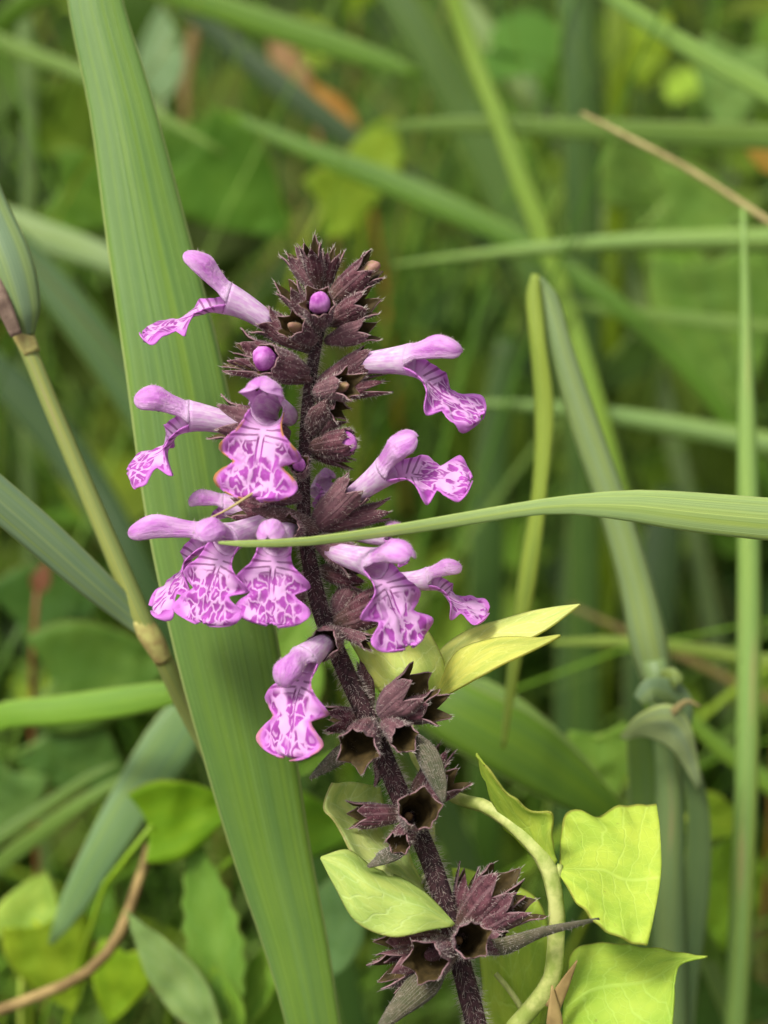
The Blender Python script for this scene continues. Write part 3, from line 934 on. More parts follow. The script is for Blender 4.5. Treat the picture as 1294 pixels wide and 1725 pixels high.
vl([[(955, 1660, 3), (962, 1610, 5), (985, 1592, 6), (1050, 1590, 5), (1110, 1600, 3), (1192, 1612, 1)],
    [(950, 1690, 2), (980, 1680, 1), (1020, 1668, 0), (1060, 1655, 0), (1100, 1640, 0), (1150, 1622, 0)],
    [(948, 1740, 1), (980, 1760, -4), (1030, 1760, -5), (1070, 1750, -5), (1120, 1720, -5), (1138, 1640, -2)],
    [(946, 1800, 0), (985, 1830, -8), (1030, 1830, -9), (1080, 1820, -9), (1120, 1790, -8), (1135, 1690, -4)]], seed=3, c=lin((184, 210, 88)), us=[-1, 0.0, 0.5, 0.95], ruffle=0.001)
vl([[(905, 1780, 8), (822, 1760, 8), (812, 1650, 8), (800, 1560, 9), (770, 1500, 10), (762, 1462, 11)],
    [(910, 1720, 7), (880, 1660, 6), (862, 1600, 6), (845, 1560, 7), (820, 1510, 8), (775, 1462, 10)],
    [(915, 1700, 8), (925, 1620, 8), (925, 1570, 8), (905, 1515, 9), (860, 1490, 10), (790, 1466, 11)]], seed=4, c=lin((190, 212, 90)))
vl([[(760, 1560, -7), (712, 1570, -9), (655, 1578, -9), (600, 1552, -8), (562, 1490, -7), (540, 1446, -6)],
    [(764, 1558, -7), (715, 1530, -8), (670, 1515, -8), (625, 1492, -8), (585, 1462, -7), (541, 1444, -6)],
    [(766, 1556, -7), (718, 1506, -5), (672, 1478, -4), (630, 1462, -4), (585, 1432, -5), (543, 1442, -6)]], c=lin((196, 214, 122)), seed=5)
vl([[(716, 1506, -3), (650, 1475, -5), (600, 1446, -4), (572, 1395, -3), (545, 1358, -2), (560, 1320, -1)],
    [(712, 1495, 1), (660, 1448, -1), (628, 1415, 0), (606, 1380, 1), (585, 1350, 1), (600, 1318, 1)],
    [(708, 1480, 4), (690, 1440, 4), (670, 1410, 4), (655, 1375, 4), (645, 1350, 4), (640, 1325, 4)]], c=lin((204, 216, 140)), seed=6, bumpy=0.0012, ruffle=0.002)
vl([[(705, 1200, 4), (640, 1165, 3), (606, 1110, 2), (585, 1060, 3), (620, 1030, 4), (680, 1028, 6)],
    [(714, 1190, 4), (690, 1145, 1), (680, 1110, 1), (674, 1080, 2), (678, 1055, 4), (696, 1032, 6)],
    [(740, 1180, 4), (752, 1140, 3), (746, 1110, 3), (734, 1085, 4), (720, 1060, 5), (708, 1036, 6)]], c=lin((230, 238, 150)), seed=7)
vl([[(728, 1165, 5), (735, 1106, 6), (785, 1064, 5), (850, 1043, 3), (910, 1027, 0), (977, 1018, -5)],
    [(735, 1160, 4), (762, 1112, 2), (805, 1084, 1), (862, 1062, -1), (915, 1043, -2), (977, 1018, -5)],
    [(745, 1155, 3), (790, 1126, -1), (832, 1106, -2), (878, 1084, -3), (928, 1056, -4), (977, 1019, -5)]], c=lin((230, 236, 150)), seed=8)
vl([[(738, 1160, 3), (770, 1098, -2), (830, 1076, -3), (865, 1073, -4), (905, 1075, -5), (944, 1070, -7)],
    [(742, 1168, 2), (788, 1122, -4), (834, 1098, -6), (870, 1090, -7), (908, 1082, -7), (944, 1071, -7)],
    [(748, 1174, 1), (802, 1144, -7), (842, 1122, -8), (876, 1106, -9), (912, 1089, -8), (944, 1072, -7)]], c=lin((218, 222, 120)), seed=9)
tube('petiole', [(936, 1500, -3, 16), (940, 1470, -3, 14), (944, 1456, -3, 10)], M_VINE, parent=VINE, sides=8, n=8)
tube('petiole', [(700, 1190, 4, 12), (715, 1180, 4, 11), (735, 1162, 4, 9)], M_VINE, parent=VINE, sides=8, n=8)
tube('petiole', [(720, 1310, 7, 12), (728, 1400, 8, 10), (724, 1460, 8, 10), (708, 1484, 5, 8)], M_VINE, parent=VINE, sides=8, n=14)
tube('petiole', [(835, 1640, 5, 9), (860, 1670, 4, 10), (885, 1708, 2, 11)], M_VINE, parent=VINE, sides=8, n=8)
ribbon('stipule', [(930, 1700, -3, 26, 0), (950, 1660, -4, 18, 10), (972, 1618, -5, 2, 20)], M_TWIG, None, parent=VINE, cols=5, n=12)
ribbon('stipule', [(935, 1760, -3, 34, 0), (934, 1710, -4, 24, 10), (930, 1660, -4, 2, 20)], M_TWIG, None, parent=VINE, cols=5, n=12)

# ================================================================== GRASSES, FOREGROUND
def blade(label, pts, rgb, root='end', cat='grass strand', k=0.80, name='long_grass_strand', **kw):
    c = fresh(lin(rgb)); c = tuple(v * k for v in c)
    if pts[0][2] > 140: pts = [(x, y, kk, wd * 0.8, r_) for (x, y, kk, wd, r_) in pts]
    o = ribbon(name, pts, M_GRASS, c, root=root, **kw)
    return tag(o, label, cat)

blade('broad upright green reed blade with pale edges, just behind the flowers',
      [(150, -120, 22, 80, 0), (160, 0, 20, 92, 0), (205, 180, 18, 110, 0), (250, 400, 16, 140, -4), (295, 620, 14, 165, -6), (335, 860, 13, 178, -4), (380, 1080, 13, 176, 0),
       (418, 1260, 15, 158, 4), (458, 1440, 18, 132, 6), (500, 1600, 20, 108, 8), (530, 1740, 22, 90, 8), (560, 1900, 26, 84, 8)],
      (126, 158, 98), fold=0.16, cols=11, n=90, reach=0.2, seed=3)
blade('long narrow grass leaf crossing in front of the purple stem and twisting wide',
      [(368, 914, -13, 4, 0), (420, 916, -13, 12, 10), (520, 912, -12, 15, 20), (640, 897, -11, 19, 20), (760, 878, -10, 22, 10), (880, 858, -9, 24, 0), (960, 850, -8, 32, -5),
       (1070, 852, -7, 54, -5), (1160, 862, -6, 66, 0), (1300, 875, -4, 72, 0), (1500, 890, 0, 76, 0)],
      (186, 204, 160), fold=0.2, cols=9, n=80, reach=0.15, seed=8)

# canary-grass culm on the left, with its leaves and sheath
cul = [(-60, 380, 18, 30), (0, 500, 18, 34), (40, 572, 18, 30), (85, 680, 19, 30), (140, 810, 20, 31), (195, 940, 21, 34), (240, 1045, 22, 36), (275, 1110, 24, 32), (318, 1190, 30, 42), (372, 1290, 36, 42), (440, 1450, 40, 42), (520, 1740, 46, 42)]
cb = to_ground(P(520, 1740, 46), P(520, 1740, 46) - P(440, 1450, 40), 0.15)[-1]
CULM = empty('canary_grass', cb)
tag(CULM, 'jointed grass stalk with two pale leaves leaning beside the broad reed blade', 'grass')
tube('culm', cul, M_CULM, color=tuple(v * 0.8 for v in lin((150, 170, 100))), root='end', parent=CULM, sides=14, n=70, reach=0.15)
gc = tuple(v * 0.8 for v in lin((146, 174, 132)))
ribbon('leaf', [(-70, 180, 16, 40, 0), (-30, 330, 15, 70, 0), (12, 440, 14, 84, 0), (36, 520, 15, 66, 0), (46, 566, 17, 26, 0)], M_GRASS, gc, parent=CULM, fold=0.3, cols=9)
ribbon('leaf', [(-220, 640, 6, 60, 0), (-60, 790, 10, 66, 0), (60, 895, 14, 66, 5), (160, 985, 18, 56, 8), (225, 1042, 21, 40, 8), (258, 1072, 22, 22, 0)], M_GRASS, gc, parent=CULM, fold=0.3, cols=9)
tube('node', [(236, 1040, 22, 35), (250, 1066, 22.5, 40), (262, 1086, 23, 38), (276, 1112, 24, 32)], M_NODE, parent=CULM, sides=12, n=12)
tube('node', [(28, 545, 18, 31), (40, 566, 18, 36), (54, 596, 18, 31)], M_NODE, parent=CULM, sides=12, n=10)
ribbon('sheath', [(-50, 400, 14, 26, 0), (0, 500, 14, 28, 0), (28, 565, 15, 20, 0)], mat_plain('old_sheath', (96, 78, 66), (150, 128, 110), 400, 0.8), None, parent=CULM, cols=5, n=20)
tag(tube('dry_straw', [(342, 878, -7, 2.5), (380, 860, -9, 4), (415, 838, -10, 5), (436, 824, -9, 4)], M_STRAW, sides=6, n=20), 'thin dry straw caught across the dark calyces above the lower flowers', 'straw')

# folded blade on the right: one leaf bent double
fb = empty('folded_grass', to_ground(P(1130, 1740, 60), P(1130, 1740, 60) - P(1125, 1500, 58), 0.15)[-1])
tag(fb, 'tall grass bent double at its top, one yellow arm and one pale arm', 'grass')
ribbon('leaf', [(902, 462, 45, 12, 0), (900, 500, 45, 26, 0), (904, 580, 45, 28, 20), (914, 690, 46, 34, 20), (906, 820, 47, 28, 30), (888, 960, 48, 32, 20), (866, 1110, 50, 22, 20), (848, 1260, 52, 6, 0)], M_GRASS, tuple(v * .85 for v in lin((160, 182, 84))), parent=fb, fold=0.5)
ribbon('leaf', [(905, 470, 46, 16, 0), (922, 505, 46, 36, 0), (945, 590, 46, 40, 0), (990, 730, 47, 48, 0), (1035, 860, 48, 50, 0), (1070, 980, 49, 54, 0), (1092, 1080, 50, 62, 0), (1108, 1150, 52, 52, 0)], M_GRASS, tuple(v * .85 for v in lin((156, 180, 128))), parent=fb, fold=0.55)
tube('culm', [(1100, 1110, 52, 40), (1115, 1180, 53, 44), (1128, 1300, 56, 48), (1126, 1500, 58, 56), (1130, 1740, 60, 56)], M_CULM, color=tuple(v * .8 for v in lin((120, 152, 98))), parent=fb, root='end', reach=0.15)
gj = lin((176, 194, 150))
loft('leaf', [[(1044, 1240, 48), (1075, 1205, 44), (1125, 1186, 42), (1162, 1218, 44), (1182, 1322, 50)],
              [(1047, 1243, 48), (1080, 1222, 45), (1122, 1218, 43), (1152, 1246, 45), (1178, 1326, 50)],
              [(1050, 1246, 48), (1082, 1240, 47), (1118, 1252, 46), (1144, 1278, 47), (1174, 1330, 50)]], M_GRASS, gj, fb, us=[0.02, 0.3, 0.98], bumpy=0.0006)
ribbon('leaf', [(1080, 1225, 55, 50, 0), (1092, 1320, 58, 66, 0), (1096, 1460, 60, 64, 0), (1090, 1620, 62, 60, 0), (1085, 1780, 64, 56, 0)], M_GRASS, tuple(v * .8 for v in lin((104, 136, 76))), parent=fb)
ribbon('leaf', [(1150, 1250, 52, 30, 0), (1176, 1360, 54, 36, 0), (1172, 1500, 57, 46, 0), (1150, 1660, 60, 50, 0), (1140, 1790, 62, 50, 0)], M_GRASS, tuple(v * .8 for v in lin((116, 144, 92))), parent=fb)
ribbon('leaf', [(1120, 1150, 46, 40, 0), (1135, 1142, 44, 34, 0), (1150, 1146, 44, 6, 0)], M_GRASS, lin((130, 150, 90)), parent=fb, n=14)
ribbon('withered_leaf', [(1118, 1215, 44, 14, 0), (1137, 1196, 42, 12, 20), (1158, 1182, 42, 9, 40), (1180, 1190, 42, 2, 40)], M_STRAW, None, parent=fb, n=20, cols=5)
ribbon('leaf', [(1075, 1180, 44, 20, 0), (1100, 1160, 44, 40, 0), (1140, 1180, 46, 50, 0), (1150, 1230, 48, 30, 0)], M_GRASS, lin((120, 144, 104)), parent=fb, n=24)

# upright stem at the right border
tag(tube('long_grass_strand', [(1252, 350, 68, 8), (1256, 520, 68, 18), (1259, 760, 68, 34), (1262, 1000, 68, 40), (1258, 1300, 68, 40), (1245, 1600, 70, 40), (1236, 1760, 72, 40)], M_CULM,
         color=tuple(v * .85 for v in fresh(lin((134, 168, 112)))), root='end', reach=0.15), 'smooth upright pale green grass stem tapering to a fine tip', 'grass strand')
tag(tube('dried_flower_stalk', [(980, 190, 92, 6), (1060, 232, 90, 9), (1160, 285, 88, 10), (1294, 372, 86, 11), (1420, 460, 84, 12)], M_STRAW, root='end'), 'thin tan dried stalk slanting across the upper grasses', 'stalk')

# ================================================================== BACKGROUND BLADES, each where the photograph shows it
blade('wide dark blue-green blade standing straight up behind the slanting dry stalk', [(965, -80, 185, 74, 0), (975, 100, 185, 78, 0), (982, 400, 190, 74, 0), (985, 900, 200, 70, 0), (990, 1400, 215, 66, 0)], (84, 112, 66), fold=0.3)
blade('olive upright blade tucked beside the wide dark blue-green blade', [(1040, -80, 235, 46, 0), (1042, 100, 235, 46, 0), (1038, 240, 240, 42, 0), (1030, 600, 250, 40, 0)], (118, 140, 20))
blade('light green blade slanting down across the upright dark blade to its right', [(960, -60, 118, 22, 0), (1060, 15, 116, 28, 0), (1160, 80, 114, 32, 0), (1300, 158, 110, 38, 0), (1420, 230, 108, 40, 0)], (146, 178, 106))
blade('level green blade, pale at its tip, crossing the upright dark blade', [(640, 218, 165, 8, 0), (720, 210, 160, 26, 0), (860, 212, 156, 36, 0), (1060, 222, 152, 46, 0), (1300, 232, 148, 54, 0), (1420, 240, 145, 54, 0)], (122, 150, 84))
blade('broad dark green blade leaning behind the bright thin leaning one', [(610, -100, 215, 70, 0), (700, 40, 212, 90, 0), (790, 200, 210, 96, 0), (870, 370, 208, 90, 0), (960, 600, 205, 80, 0), (1040, 860, 200, 70, 0)], (84, 114, 48))
blade('bright thin yellow-green blade leaning over the broad dark green one', [(740, -80, 150, 30, 0), (785, 60, 150, 36, 0), (835, 190, 148, 34, 0), (880, 310, 146, 38, 0), (940, 470, 144, 36, 0), (1010, 700, 140, 36, 0)], (138, 166, 72))
blade('greyish pale blade slanting behind the bright thin leaning one', [(740, -40, 260, 40, 0), (820, 60, 258, 52, 0), (900, 170, 255, 46, 0), (960, 260, 252, 40, 0)], (150, 170, 140))
blade('bright green arching blade whose broad side hangs above the top buds', [(380, 190, 175, 16, 0), (500, 245, 170, 36, 0), (640, 300, 165, 52, 0), (760, 352, 160, 54, 0), (880, 410, 156, 44, 0), (1060, 530, 150, 40, 0)], (100, 138, 48))
blade('long green blade slanting from beyond the reed blade tip above all others', [(210, -30, 180, 44, 0), (340, 5, 178, 54, 0), (480, 50, 175, 56, 0), (620, 95, 172, 46, 0), (715, 128, 170, 14, 0)], (112, 148, 62), root='start')
blade('dark teal blade slanting between the dead orange leaf and the reed blade', [(300, 0, 240, 40, 0), (400, 85, 238, 52, 0), (500, 165, 235, 56, 0), (620, 255, 232, 46, 0), (760, 350, 230, 40, 0)], (62, 86, 54))
blade('thin pale blade lying level above the right-hand flowers', [(660, 446, 140, 4, 0), (760, 434, 138, 12, 0), (900, 420, 134, 22, 0), (1060, 408, 130, 30, 0), (1300, 404, 126, 42, 0), (1420, 405, 124, 44, 0)], (150, 178, 118), fold=0.5)
blade('slim faint blade lying level behind the bent-double grass', [(900, 500, 170, 6, 0), (1000, 520, 168, 20, 0), (1150, 536, 165, 26, 0), (1300, 552, 160, 30, 0), (1420, 560, 160, 30, 0)], (132, 162, 96))
blade('long pale-edged blade drooping past the bent-double grass at flower height', [(780, 678, 150, 10, 0), (900, 684, 147, 24, 0), (1040, 702, 144, 38, 0), (1180, 726, 140, 46, 0), (1310, 752, 136, 52, 0), (1430, 780, 132, 54, 0)], (140, 168, 116), fold=0.5)
blade('grassy green blade lying level below the long flower whorl', [(0, 1208, 62, 46, 0), (90, 1198, 60, 50, 0), (190, 1185, 58, 52, 0), (275, 1170, 57, 44, 0), (330, 1160, 57, 30, 0), (420, 1140, 60, 4, 0)], (136, 176, 72), root='start', fold=0.12)
blade('blue-green broad blade hanging behind the jointed grass stalk base', [(330, 1190, 76, 70, 0), (290, 1250, 74, 92, 0), (230, 1340, 72, 80, 0), (170, 1440, 70, 64, 0), (120, 1530, 70, 44, 0), (85, 1590, 70, 8, 0)], (134, 164, 134), root='start')
blade('slim green blade slanting under the level grassy green one', [(-40, 1490, 95, 30, 0), (60, 1410, 92, 28, 0), (150, 1345, 90, 22, 0), (250, 1290, 90, 8, 0)], (130, 160, 90), root='start')
blade('very slim blade beside the round grey-green leaf', [(-40, 1440, 100, 24, 0), (60, 1370, 100, 22, 0), (150, 1310, 98, 16, 0), (200, 1285, 98, 4, 0)], (122, 150, 92), root='start')
blade('thin straw-green stem lying level behind the leaf tips of the bindweed', [(930, 1082, 102, 8, 0), (1040, 1080, 100, 16, 0), (1160, 1092, 98, 20, 0), (1300, 1115, 96, 24, 0), (1400, 1130, 95, 24, 0)], (150, 170, 96))
blade('thin brown dead blade slanting behind the upright pale stem', [(960, 1020, 155, 8, 0), (1080, 1075, 152, 14, 0), (1180, 1120, 150, 16, 0), (1310, 1185, 148, 18, 0), (1400, 1230, 146, 18, 0)], (136, 116, 88))
blade('green blade slanting down behind the joint of the bent-double grass', [(1080, 1130, 112, 10, 0), (1170, 1220, 110, 24, 0), (1240, 1280, 108, 30, 0), (1310, 1330, 106, 34, 0), (1420, 1410, 104, 36, 0)], (128, 162, 70))
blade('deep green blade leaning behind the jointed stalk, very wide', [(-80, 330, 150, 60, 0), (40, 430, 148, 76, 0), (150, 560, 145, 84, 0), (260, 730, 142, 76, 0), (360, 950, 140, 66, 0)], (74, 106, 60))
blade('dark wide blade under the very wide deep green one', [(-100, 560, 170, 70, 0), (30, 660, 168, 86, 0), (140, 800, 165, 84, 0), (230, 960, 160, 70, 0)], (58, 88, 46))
blade('pale thin blade rising beyond the reed blade on its outer side', [(30, -60, 205, 30, 0), (45, 80, 205, 32, 0), (50, 250, 208, 28, 0), (45, 420, 212, 26, 0)], (130, 154, 116))
blade('slim light blade slanting beyond the reed blade near the pale thin one', [(-60, 50, 180, 30, 0), (40, 88, 178, 34, 0), (140, 125, 176, 30, 0), (260, 190, 172, 24, 0), (380, 260, 170, 8, 0)], (128, 158, 88), root='start')
blade('arched pale tip blade behind the curled top flower', [(-40, 360, 170, 60, 0), (80, 400, 165, 66, 0), (190, 440, 160, 50, 0), (300, 500, 158, 10, 0)], (150, 172, 140), root='start')
blade('grey-green strap blade sweeping behind the seed-bearing lower whorls', [(740, 1150, 74, 30, 0), (820, 1168, 72, 44, 0), (910, 1230, 72, 42, 0), (990, 1310, 74, 36, 0), (1060, 1400, 78, 30, 0)], (146, 174, 122))
blade('broad glossy green blade under the grey-green strap blade', [(420, 1010, 84, 20, 0), (560, 1085, 76, 70, 0), (690, 1155, 66, 96, 0), (780, 1208, 62, 108, 0), (880, 1262, 62, 116, 0), (960, 1318, 64, 90, 0), (1030, 1370, 68, 50, 0), (1090, 1440, 74, 36, 0)], (128, 164, 78), fold=0.1)
blade('tawny thin dead grass standing behind the reed blade top', [(335, 20, 260, 22, 0), (320, 90, 258, 24, 0), (312, 160, 256, 18, 0), (318, 300, 256, 16, 0)], (150, 118, 82))
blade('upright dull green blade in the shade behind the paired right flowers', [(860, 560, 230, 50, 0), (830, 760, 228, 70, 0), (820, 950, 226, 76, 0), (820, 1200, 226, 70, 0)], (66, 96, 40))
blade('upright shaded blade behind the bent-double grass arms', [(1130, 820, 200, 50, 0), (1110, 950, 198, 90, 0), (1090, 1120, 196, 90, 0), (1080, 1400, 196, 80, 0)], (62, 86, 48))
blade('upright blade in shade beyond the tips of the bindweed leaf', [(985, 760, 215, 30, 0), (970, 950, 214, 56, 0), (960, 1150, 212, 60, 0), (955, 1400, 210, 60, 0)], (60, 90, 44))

# dead leaves, broad leaves
def bleaf(label, c, r, k, rgb, rot=0, stretch=1.25, name='broad_leaf', cat='leaf', tilt=0.35, heart=True, seed=0, f=0.85, serr=0.0, stalk=True):
    """heart or oval leaf: centre, half width px, depth, colour; rot = where its tip points (deg, 0 = up, clockwise); its stalk runs to the ground"""
    th = R(rot)
    def q(a, b):      # a across, b along
        return (c[0] + (a * math.cos(th) + b * math.sin(th)) * r, c[1] + (a * math.sin(th) - b * math.cos(th)) * r)
    n = 17
    L, Mi, Rr = [], [], []
    for i in range(n):
        s = i / (n - 1)
        if heart: wv = math.sin(math.pi * min(1, (0.16 + 0.84 * s) ** 0.62)) * 1.0 + (0.06 if s < .9 else 0)
        else: wv = math.sin(math.pi * (0.04 + 0.96 * s) ** 0.8) * 0.8
        if s > 0.97: wv = 0.01
        al = (s * 2 - 0.9) * stretch
        bk = -0.25 * stretch * (1 - s) ** 6 if heart else 0
        sr = serr * (i % 2)
        kk = k + (s - 0.5) * tilt * 2 * r * S0 * 1000 * 1.3
        cup = 0.25 * wv * r * S0 * 1000
        x, y = q(-wv * (1 - sr), al + bk); L.append((x, y, kk - cup))
        x, y = q(0.04 * math.sin(s * 5 + seed), al); Mi.append((x, y, kk))
        x, y = q(wv * (1 - sr), al + bk); Rr.append((x, y, kk - cup * 0.7))
    col = tuple(v * f for v in (fresh(lin(rgb)) if name == 'broad_leaf' else lin(rgb)))
    p0, p1 = P(*Mi[0]), P(*Mi[3])
    if stalk:
        ext = to_ground(p0, (p0 - p1).normalized() + Vector((0, 0.5, -0.6)), 0.04)
        e = empty(name, ext[-1])
        tag(e, label, cat)
        loft('blade', [L, Mi, Rr], M_LEAF, col, e, n=34 if not serr else 17, m=5, seed=seed, bumpy=0.0008)
        wtube('stalk', [p1.lerp(p0, 0.8)] + ext, [pxm(9, k)] * (len(ext) + 1), M_CULM, color=col, parent=e, sides=7, n=24)
        return e
    return tag(loft(name, [L, Mi, Rr], M_LEAF, col, None, n=30, m=5, seed=seed, bumpy=0.0008, origin=P(*Mi[0])), label, cat)

BL = [
 ('bright lime bindweed leaf above the brown twig', (318, 1372), 66, 62, (140, 178, 44), 75, 1.2),
 ('pale lime leaf lit brightly beside the blue-green broad blade tip', (55, 1530), 56, 84, (186, 208, 112), 20, 1.1),
 ('yellow-green leaf low beneath the pale lime leaf', (95, 1625), 72, 78, (164, 186, 60), 160, 1.1),
 ('lime leaf under the bend of the brown twig', (200, 1660), 52, 74, (160, 190, 54), 195, 1.2),
 ('mid-green leaf behind the yellow-green low leaf', (140, 1545), 70, 100, (112, 150, 50), 30, 1.2),
 ('round grey-green leaf beside two slim slanting blades', (8, 1350), 58, 115, (118, 150, 92), 200, 1.0),
 ('dull green leaf in shade below the level grassy blade', (140, 1275), 74, 120, (104, 138, 78), 120, 1.1),
 ('soft green leaf above the level grassy blade', (180, 1130), 90, 120, (110, 144, 70), 80, 1.2),
 ('pale green leaf behind the lowest drooping flower', (492, 1110), 58, 66, (156, 190, 94), 10, 1.2),
 ('light leaf folded behind the joint of the bent-double grass', (1018, 1290), 54, 88, (168, 200, 108), 170, 1.1),
 ('yellow-green leaf beside the upright pale stem near the ground', (1212, 1520), 84, 112, (150, 184, 66), 160, 1.1),
 ('small lime leaf tucked behind the upright pale stem', (1215, 1382), 38, 100, (168, 192, 70), 110, 1.2),
 ('dark green leaf low under the upright pale stem', (1210, 1680), 90, 120, (84, 116, 54), 100, 1.1),
 ('large pale heart-shaped leaf behind the upright pale stem, up high', (1215, 560), 105, 185, (146, 180, 98), 170, 1.25),
 ('soft lime leaf glowing above the top buds', (590, 330), 58, 215, (168, 190, 66), 70, 1.0),
 ('lime leaf peeping over the bright arching blade', (640, 245), 44, 230, (156, 178, 58), 20, 1.1),
 ('pale leaf under the light green slanting blade', (1230, 150), 62, 210, (146, 176, 112), 190, 1.2),
 ('pale curled leaf beneath the level green blade', (1080, 300), 70, 215, (156, 186, 104), 120, 1.2),
 ('mottled light leaf beside the tan dried stalk', (1190, 350), 64, 205, (138, 170, 92), 100, 1.2),
 ('bright leaf behind the olive upright blade', (1085, 90), 46, 260, (168, 190, 66), 180, 1.3),
 ('grass-green leaf low behind the reed blade on the spike side', (520, 1395), 62, 80, (124, 164, 52), 95, 1.2),
 ('mid-green leaf in the thicket behind the dead orange leaf', (400, 320), 90, 215, (104, 146, 56), 130, 1.2),
 ('green leaf in the thicket above the curled top flower', (330, 260), 70, 235, (98, 136, 52), 60, 1.2),
 ('yellowish leaf behind the pale thin outer blade', (110, 220), 70, 225, (126, 152, 52), 150, 1.1),
 ('shaded green leaf behind the jointed grass stalk', (170, 330), 70, 190, (108, 144, 50), 100, 1.1),
 ('soft green leaf beyond the tip of the outermost low flower', (100, 1010), 80, 140, (84, 120, 58), 60, 1.1),
]
for i, (lb, c, r, k, rgb, rot, st) in enumerate(BL):
    bleaf(lb, c, r, k, rgb, rot, st, seed=i + 1)
bleaf('pale blue-green oval leaf beyond the reed blade tip', (272, 95), 50, 235, (150, 174, 150), 0, 1.6, heart=False, seed=41)
bleaf('toothed green woundwort leaf standing beside the reed blade base', (358, 1570), 66, 62, (134, 172, 84), -12, 2.5, heart=False, seed=42, serr=0.16)
bleaf('grey-green pointed leaf crossing the toothed leaf base', (296, 1650), 50, 54, (150, 174, 124), -36, 2.6, heart=False, seed=43)
bleaf('grey-green wrinkled leaf behind the left-hand bindweed leaf', (560, 1560), 74, 74, (116, 150, 104), 10, 1.3, heart=False, seed=44, serr=0.06)
bleaf('slim fresh green leaf among the sprigs at the reed blade base', (430, 1660), 44, 66, (146, 182, 74), 25, 2.0, heart=False, seed=45)
bleaf('small fresh green leaf below the toothed leaf', (380, 1690), 36, 60, (150, 186, 80), -20, 1.9, heart=False, seed=46)
bleaf('short bright leaf beside the slim fresh green leaf', (470, 1700), 40, 72, (138, 176, 66), 40, 1.6, heart=False, seed=47)
bleaf('dead orange leaf hanging in the thicket above the buds', (562, 190), 34, 262, (196, 142, 62), -38, 1.9, heart=False, seed=48, name='dead_leaf', f=0.9)
bleaf('tan dead leaf just above the orange one', (488, 112), 34, 275, (178, 142, 98), -35, 1.7, heart=False, seed=49, name='dead_leaf', f=0.9)
bleaf('small orange dead leaf beside the tan dried stalk', (1285, 255), 30, 160, (184, 148, 60), -40, 1.8, heart=False, seed=50, name='dead_leaf', f=0.9)
bleaf('small rusty dead leaf in shade behind the pale slanting grass leaf', (70, 975), 22, 130, (130, 84, 54), 20, 1.3, heart=False, seed=51, name='dead_leaf', f=0.9)

tag(tube('twig', [(252, 1425, 70, 15), (238, 1470, 66, 16), (215, 1540, 62, 18), (185, 1600, 58, 20), (140, 1642, 56, 19), (70, 1675, 54, 19), (-20, 1708, 52, 20), (-120, 1740, 50, 20)], M_TWIG, root='end', reach=0.06, rough=0.12), 'curved brown twig rising to the bright lime leaf', 'twig')
tag(tube('red_runner', [(150, 1590, 80, 8), (190, 1605, 78, 9), (240, 1650, 76, 9), (290, 1690, 76, 9), (330, 1760, 78, 9)], mat_plain('red_stem', (126, 52, 50), (150, 82, 66), 200, 0.6), root='end', reach=0.04), 'thin reddish runner crossing behind the brown twig', 'stem')

# ================================================================== THICKET BEHIND
def blade_world(rg, root, h, lean, az, w, n=9, droop=0.5):
    """list of (point, half-width, side) for a meadow blade rooted at root"""
    d = Vector((math.cos(az), math.sin(az), 0))
    s = Vector((-d.y, d.x, 0))
    tw = rg.uniform(-0.8, 0.8)
    out = []
    for i in range(n):
        t = i / (n - 1)
        p = root + Vector((0, 0, 1)) * (h * (t - droop * 0.35 * t ** 3)) + d * (h * (lean * t + droop * 0.5 * t ** 2.5))
        q = Matrix.Rotation(tw * t, 3, 'Z')
        out.append((p, w * (0.55 + 0.45 * math.sin(math.pi * min(1, t * 0.8 + 0.2))) * (1 - t ** 4) + 0.0002, q @ s))
    return out

GREENS = [(96, 132, 58), (112, 150, 66), (84, 118, 52), (128, 164, 84), (140, 170, 96), (104, 140, 40), (150, 172, 70), (78, 104, 50), (110, 150, 50), (120, 156, 60)]
def mesh_blade(rows):
    vs, uv = [], []
    for i, (p, hw, s) in enumerate(rows):
        nn = Vector((0, 0, 1)).cross(s)
        for u in (-1, 0, 1):
            vs.append(p + s * (u * hw) + nn * (abs(u) * hw * 0.12)); uv.append((u * .5 + .5, i * 0.8))
    return vs, uv, grid_faces(len(rows), 3)
rg = random.Random(11)
protos = []
for i in range(10):
    rows = blade_world(rg, Vector((0, 0, -0.01)), rg.uniform(0.55, 0.85), rg.uniform(0.0, 0.25), 0.0, rg.uniform(0.0012, 0.0045), 14, rg.uniform(0.2, 1.0))
    vs, uv, fs = mesh_blade(rows)
    me = bpy.data.meshes.new('meadow_grass_blade')
    me.from_pydata(vs, [], fs)
    l = me.uv_layers.new(name='UVMap')
    idx = np.zeros(len(me.loops), int); me.loops.foreach_get('vertex_index', idx)
    l.data.foreach_set('uv', np.array(uv, float)[idx].ravel())
    me.polygons.foreach_set('use_smooth', [True] * len(me.polygons))
    me.materials.append(M_GRASS)
    protos.append(me)
cnt = 0
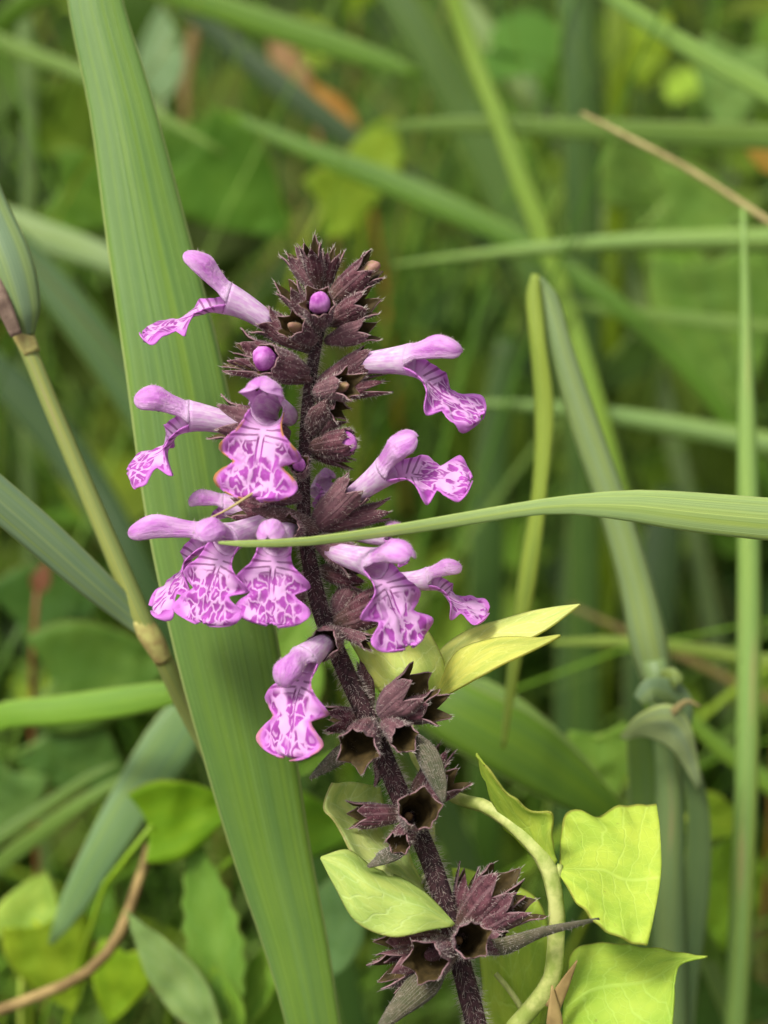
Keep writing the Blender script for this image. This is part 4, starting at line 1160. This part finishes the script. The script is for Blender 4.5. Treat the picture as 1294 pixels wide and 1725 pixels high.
while cnt < 290:
    me = rg.choice(protos)
    y = 0.20 + 0.55 * rg.random() ** 1.1
    rz, sc = rg.random() * 6.2832, rg.uniform(0.75, 1.15)
    reach_x = max(v.co.x for v in me.vertices) * sc
    if y + math.sin(rz) * reach_x < 0.24: continue          # would hang over the spike itself
    cnt += 1
    o = bpy.data.objects.new('meadow_grass_blade', me)
    COL.objects.link(o)
    o.location = (rg.uniform(-1, 1) * (0.10 + 0.42 * (y + 0.2)), y, 0)
    o.rotation_euler = (0, 0, rz)
    o.scale = (sc, sc, sc)
    c = fresh(lin(rg.choice(GREENS))); j = rg.uniform(0.15, 0.75)
    o.color = (c[0] * j, c[1] * j, c[2] * j, 1)
    tag(o, 'blurred meadow grass blade in the thicket far behind the spike', 'grass blade', 'meadow grass blades in the far thicket')

# mass of leaves and grass beyond and below, uncountable
vs, fs, cs = [], [], []
rg = random.Random(5)
for i in range(9000):
    y = 0.24 + 2.6 * rg.random() ** 2.2
    x = rg.uniform(-1, 1) * (0.25 + 0.55 * (y + 0.2))
    rows = blade_world(rg, Vector((x, y, -0.01)), rg.uniform(0.3, 0.75), rg.uniform(0.0, 0.35), rg.random() * 6.28, rg.uniform(0.001, 0.0045), 7, rg.uniform(0.2, 1.3))
    if min(p.y for (p, _, _) in rows) < 0.20: continue
    off = len(vs)
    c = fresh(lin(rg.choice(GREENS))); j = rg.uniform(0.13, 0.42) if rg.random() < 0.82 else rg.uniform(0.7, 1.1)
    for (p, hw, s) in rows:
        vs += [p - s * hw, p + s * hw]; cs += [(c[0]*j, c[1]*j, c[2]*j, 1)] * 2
    fs += grid_faces(len(rows), 2, off)
for i in range(900):
    y = rg.uniform(0.10, 0.34)
    x = rg.uniform(-1, 1) * (0.10 + 0.5 * (y + 0.2))
    rows = blade_world(rg, Vector((x, y, -0.01)), rg.uniform(0.45, 0.8), rg.uniform(0.0, 0.3), rg.uniform(-0.2, math.pi + 0.2), rg.uniform(0.0005, 0.0014), 12, rg.uniform(0.1, 1.3))
    if min(p.y for (p, _, _) in rows) < 0.085: continue
    off = len(vs)
    c = fresh(lin(rg.choice(GREENS + [(160, 140, 96), (150, 176, 110)]))); j = rg.uniform(0.4, 1.1)
    for (p, hw, s) in rows:
        vs += [p - s * hw, p + s * hw]; cs += [(c[0]*j, c[1]*j, c[2]*j, 1)] * 2
    fs += grid_faces(len(rows), 2, off)
# broad leaves strewn through it
LEAFC = [(120, 156, 60), (150, 178, 70), (96, 130, 52), (160, 186, 80), (84, 118, 58), (170, 190, 70)]
for i in range(5200):
    y = 0.24 + 2.2 * rg.random() ** 1.9
    x = rg.uniform(-1, 1) * (0.22 + 0.55 * (y + 0.2))
    z = rg.uniform(0.05, 0.50) if rg.random() < 0.8 else rg.uniform(0.4, 0.62)
    r = rg.uniform(0.006, 0.024)
    nrm = Vector((rg.gauss(0, .5), rg.gauss(-.35, .5), 1)).normalized()
    a = nrm.orthogonal().normalized(); a = Matrix.Rotation(rg.random() * 6.28, 3, nrm) @ a; b = nrm.cross(a)
    c0 = Vector((x, y, z)); off = len(vs)
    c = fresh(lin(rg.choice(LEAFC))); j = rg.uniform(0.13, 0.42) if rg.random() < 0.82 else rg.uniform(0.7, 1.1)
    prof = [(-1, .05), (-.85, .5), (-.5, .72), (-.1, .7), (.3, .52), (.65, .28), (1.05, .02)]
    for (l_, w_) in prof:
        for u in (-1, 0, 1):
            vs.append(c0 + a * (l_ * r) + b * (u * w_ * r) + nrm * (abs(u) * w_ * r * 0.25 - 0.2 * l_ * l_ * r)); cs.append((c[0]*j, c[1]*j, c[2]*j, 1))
    fs += grid_faces(len(prof), 3, off)
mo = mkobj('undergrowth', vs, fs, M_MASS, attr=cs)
tag(mo, 'dense blurred mass of meadow leaves and grass filling the background', 'undergrowth', kind='stuff')
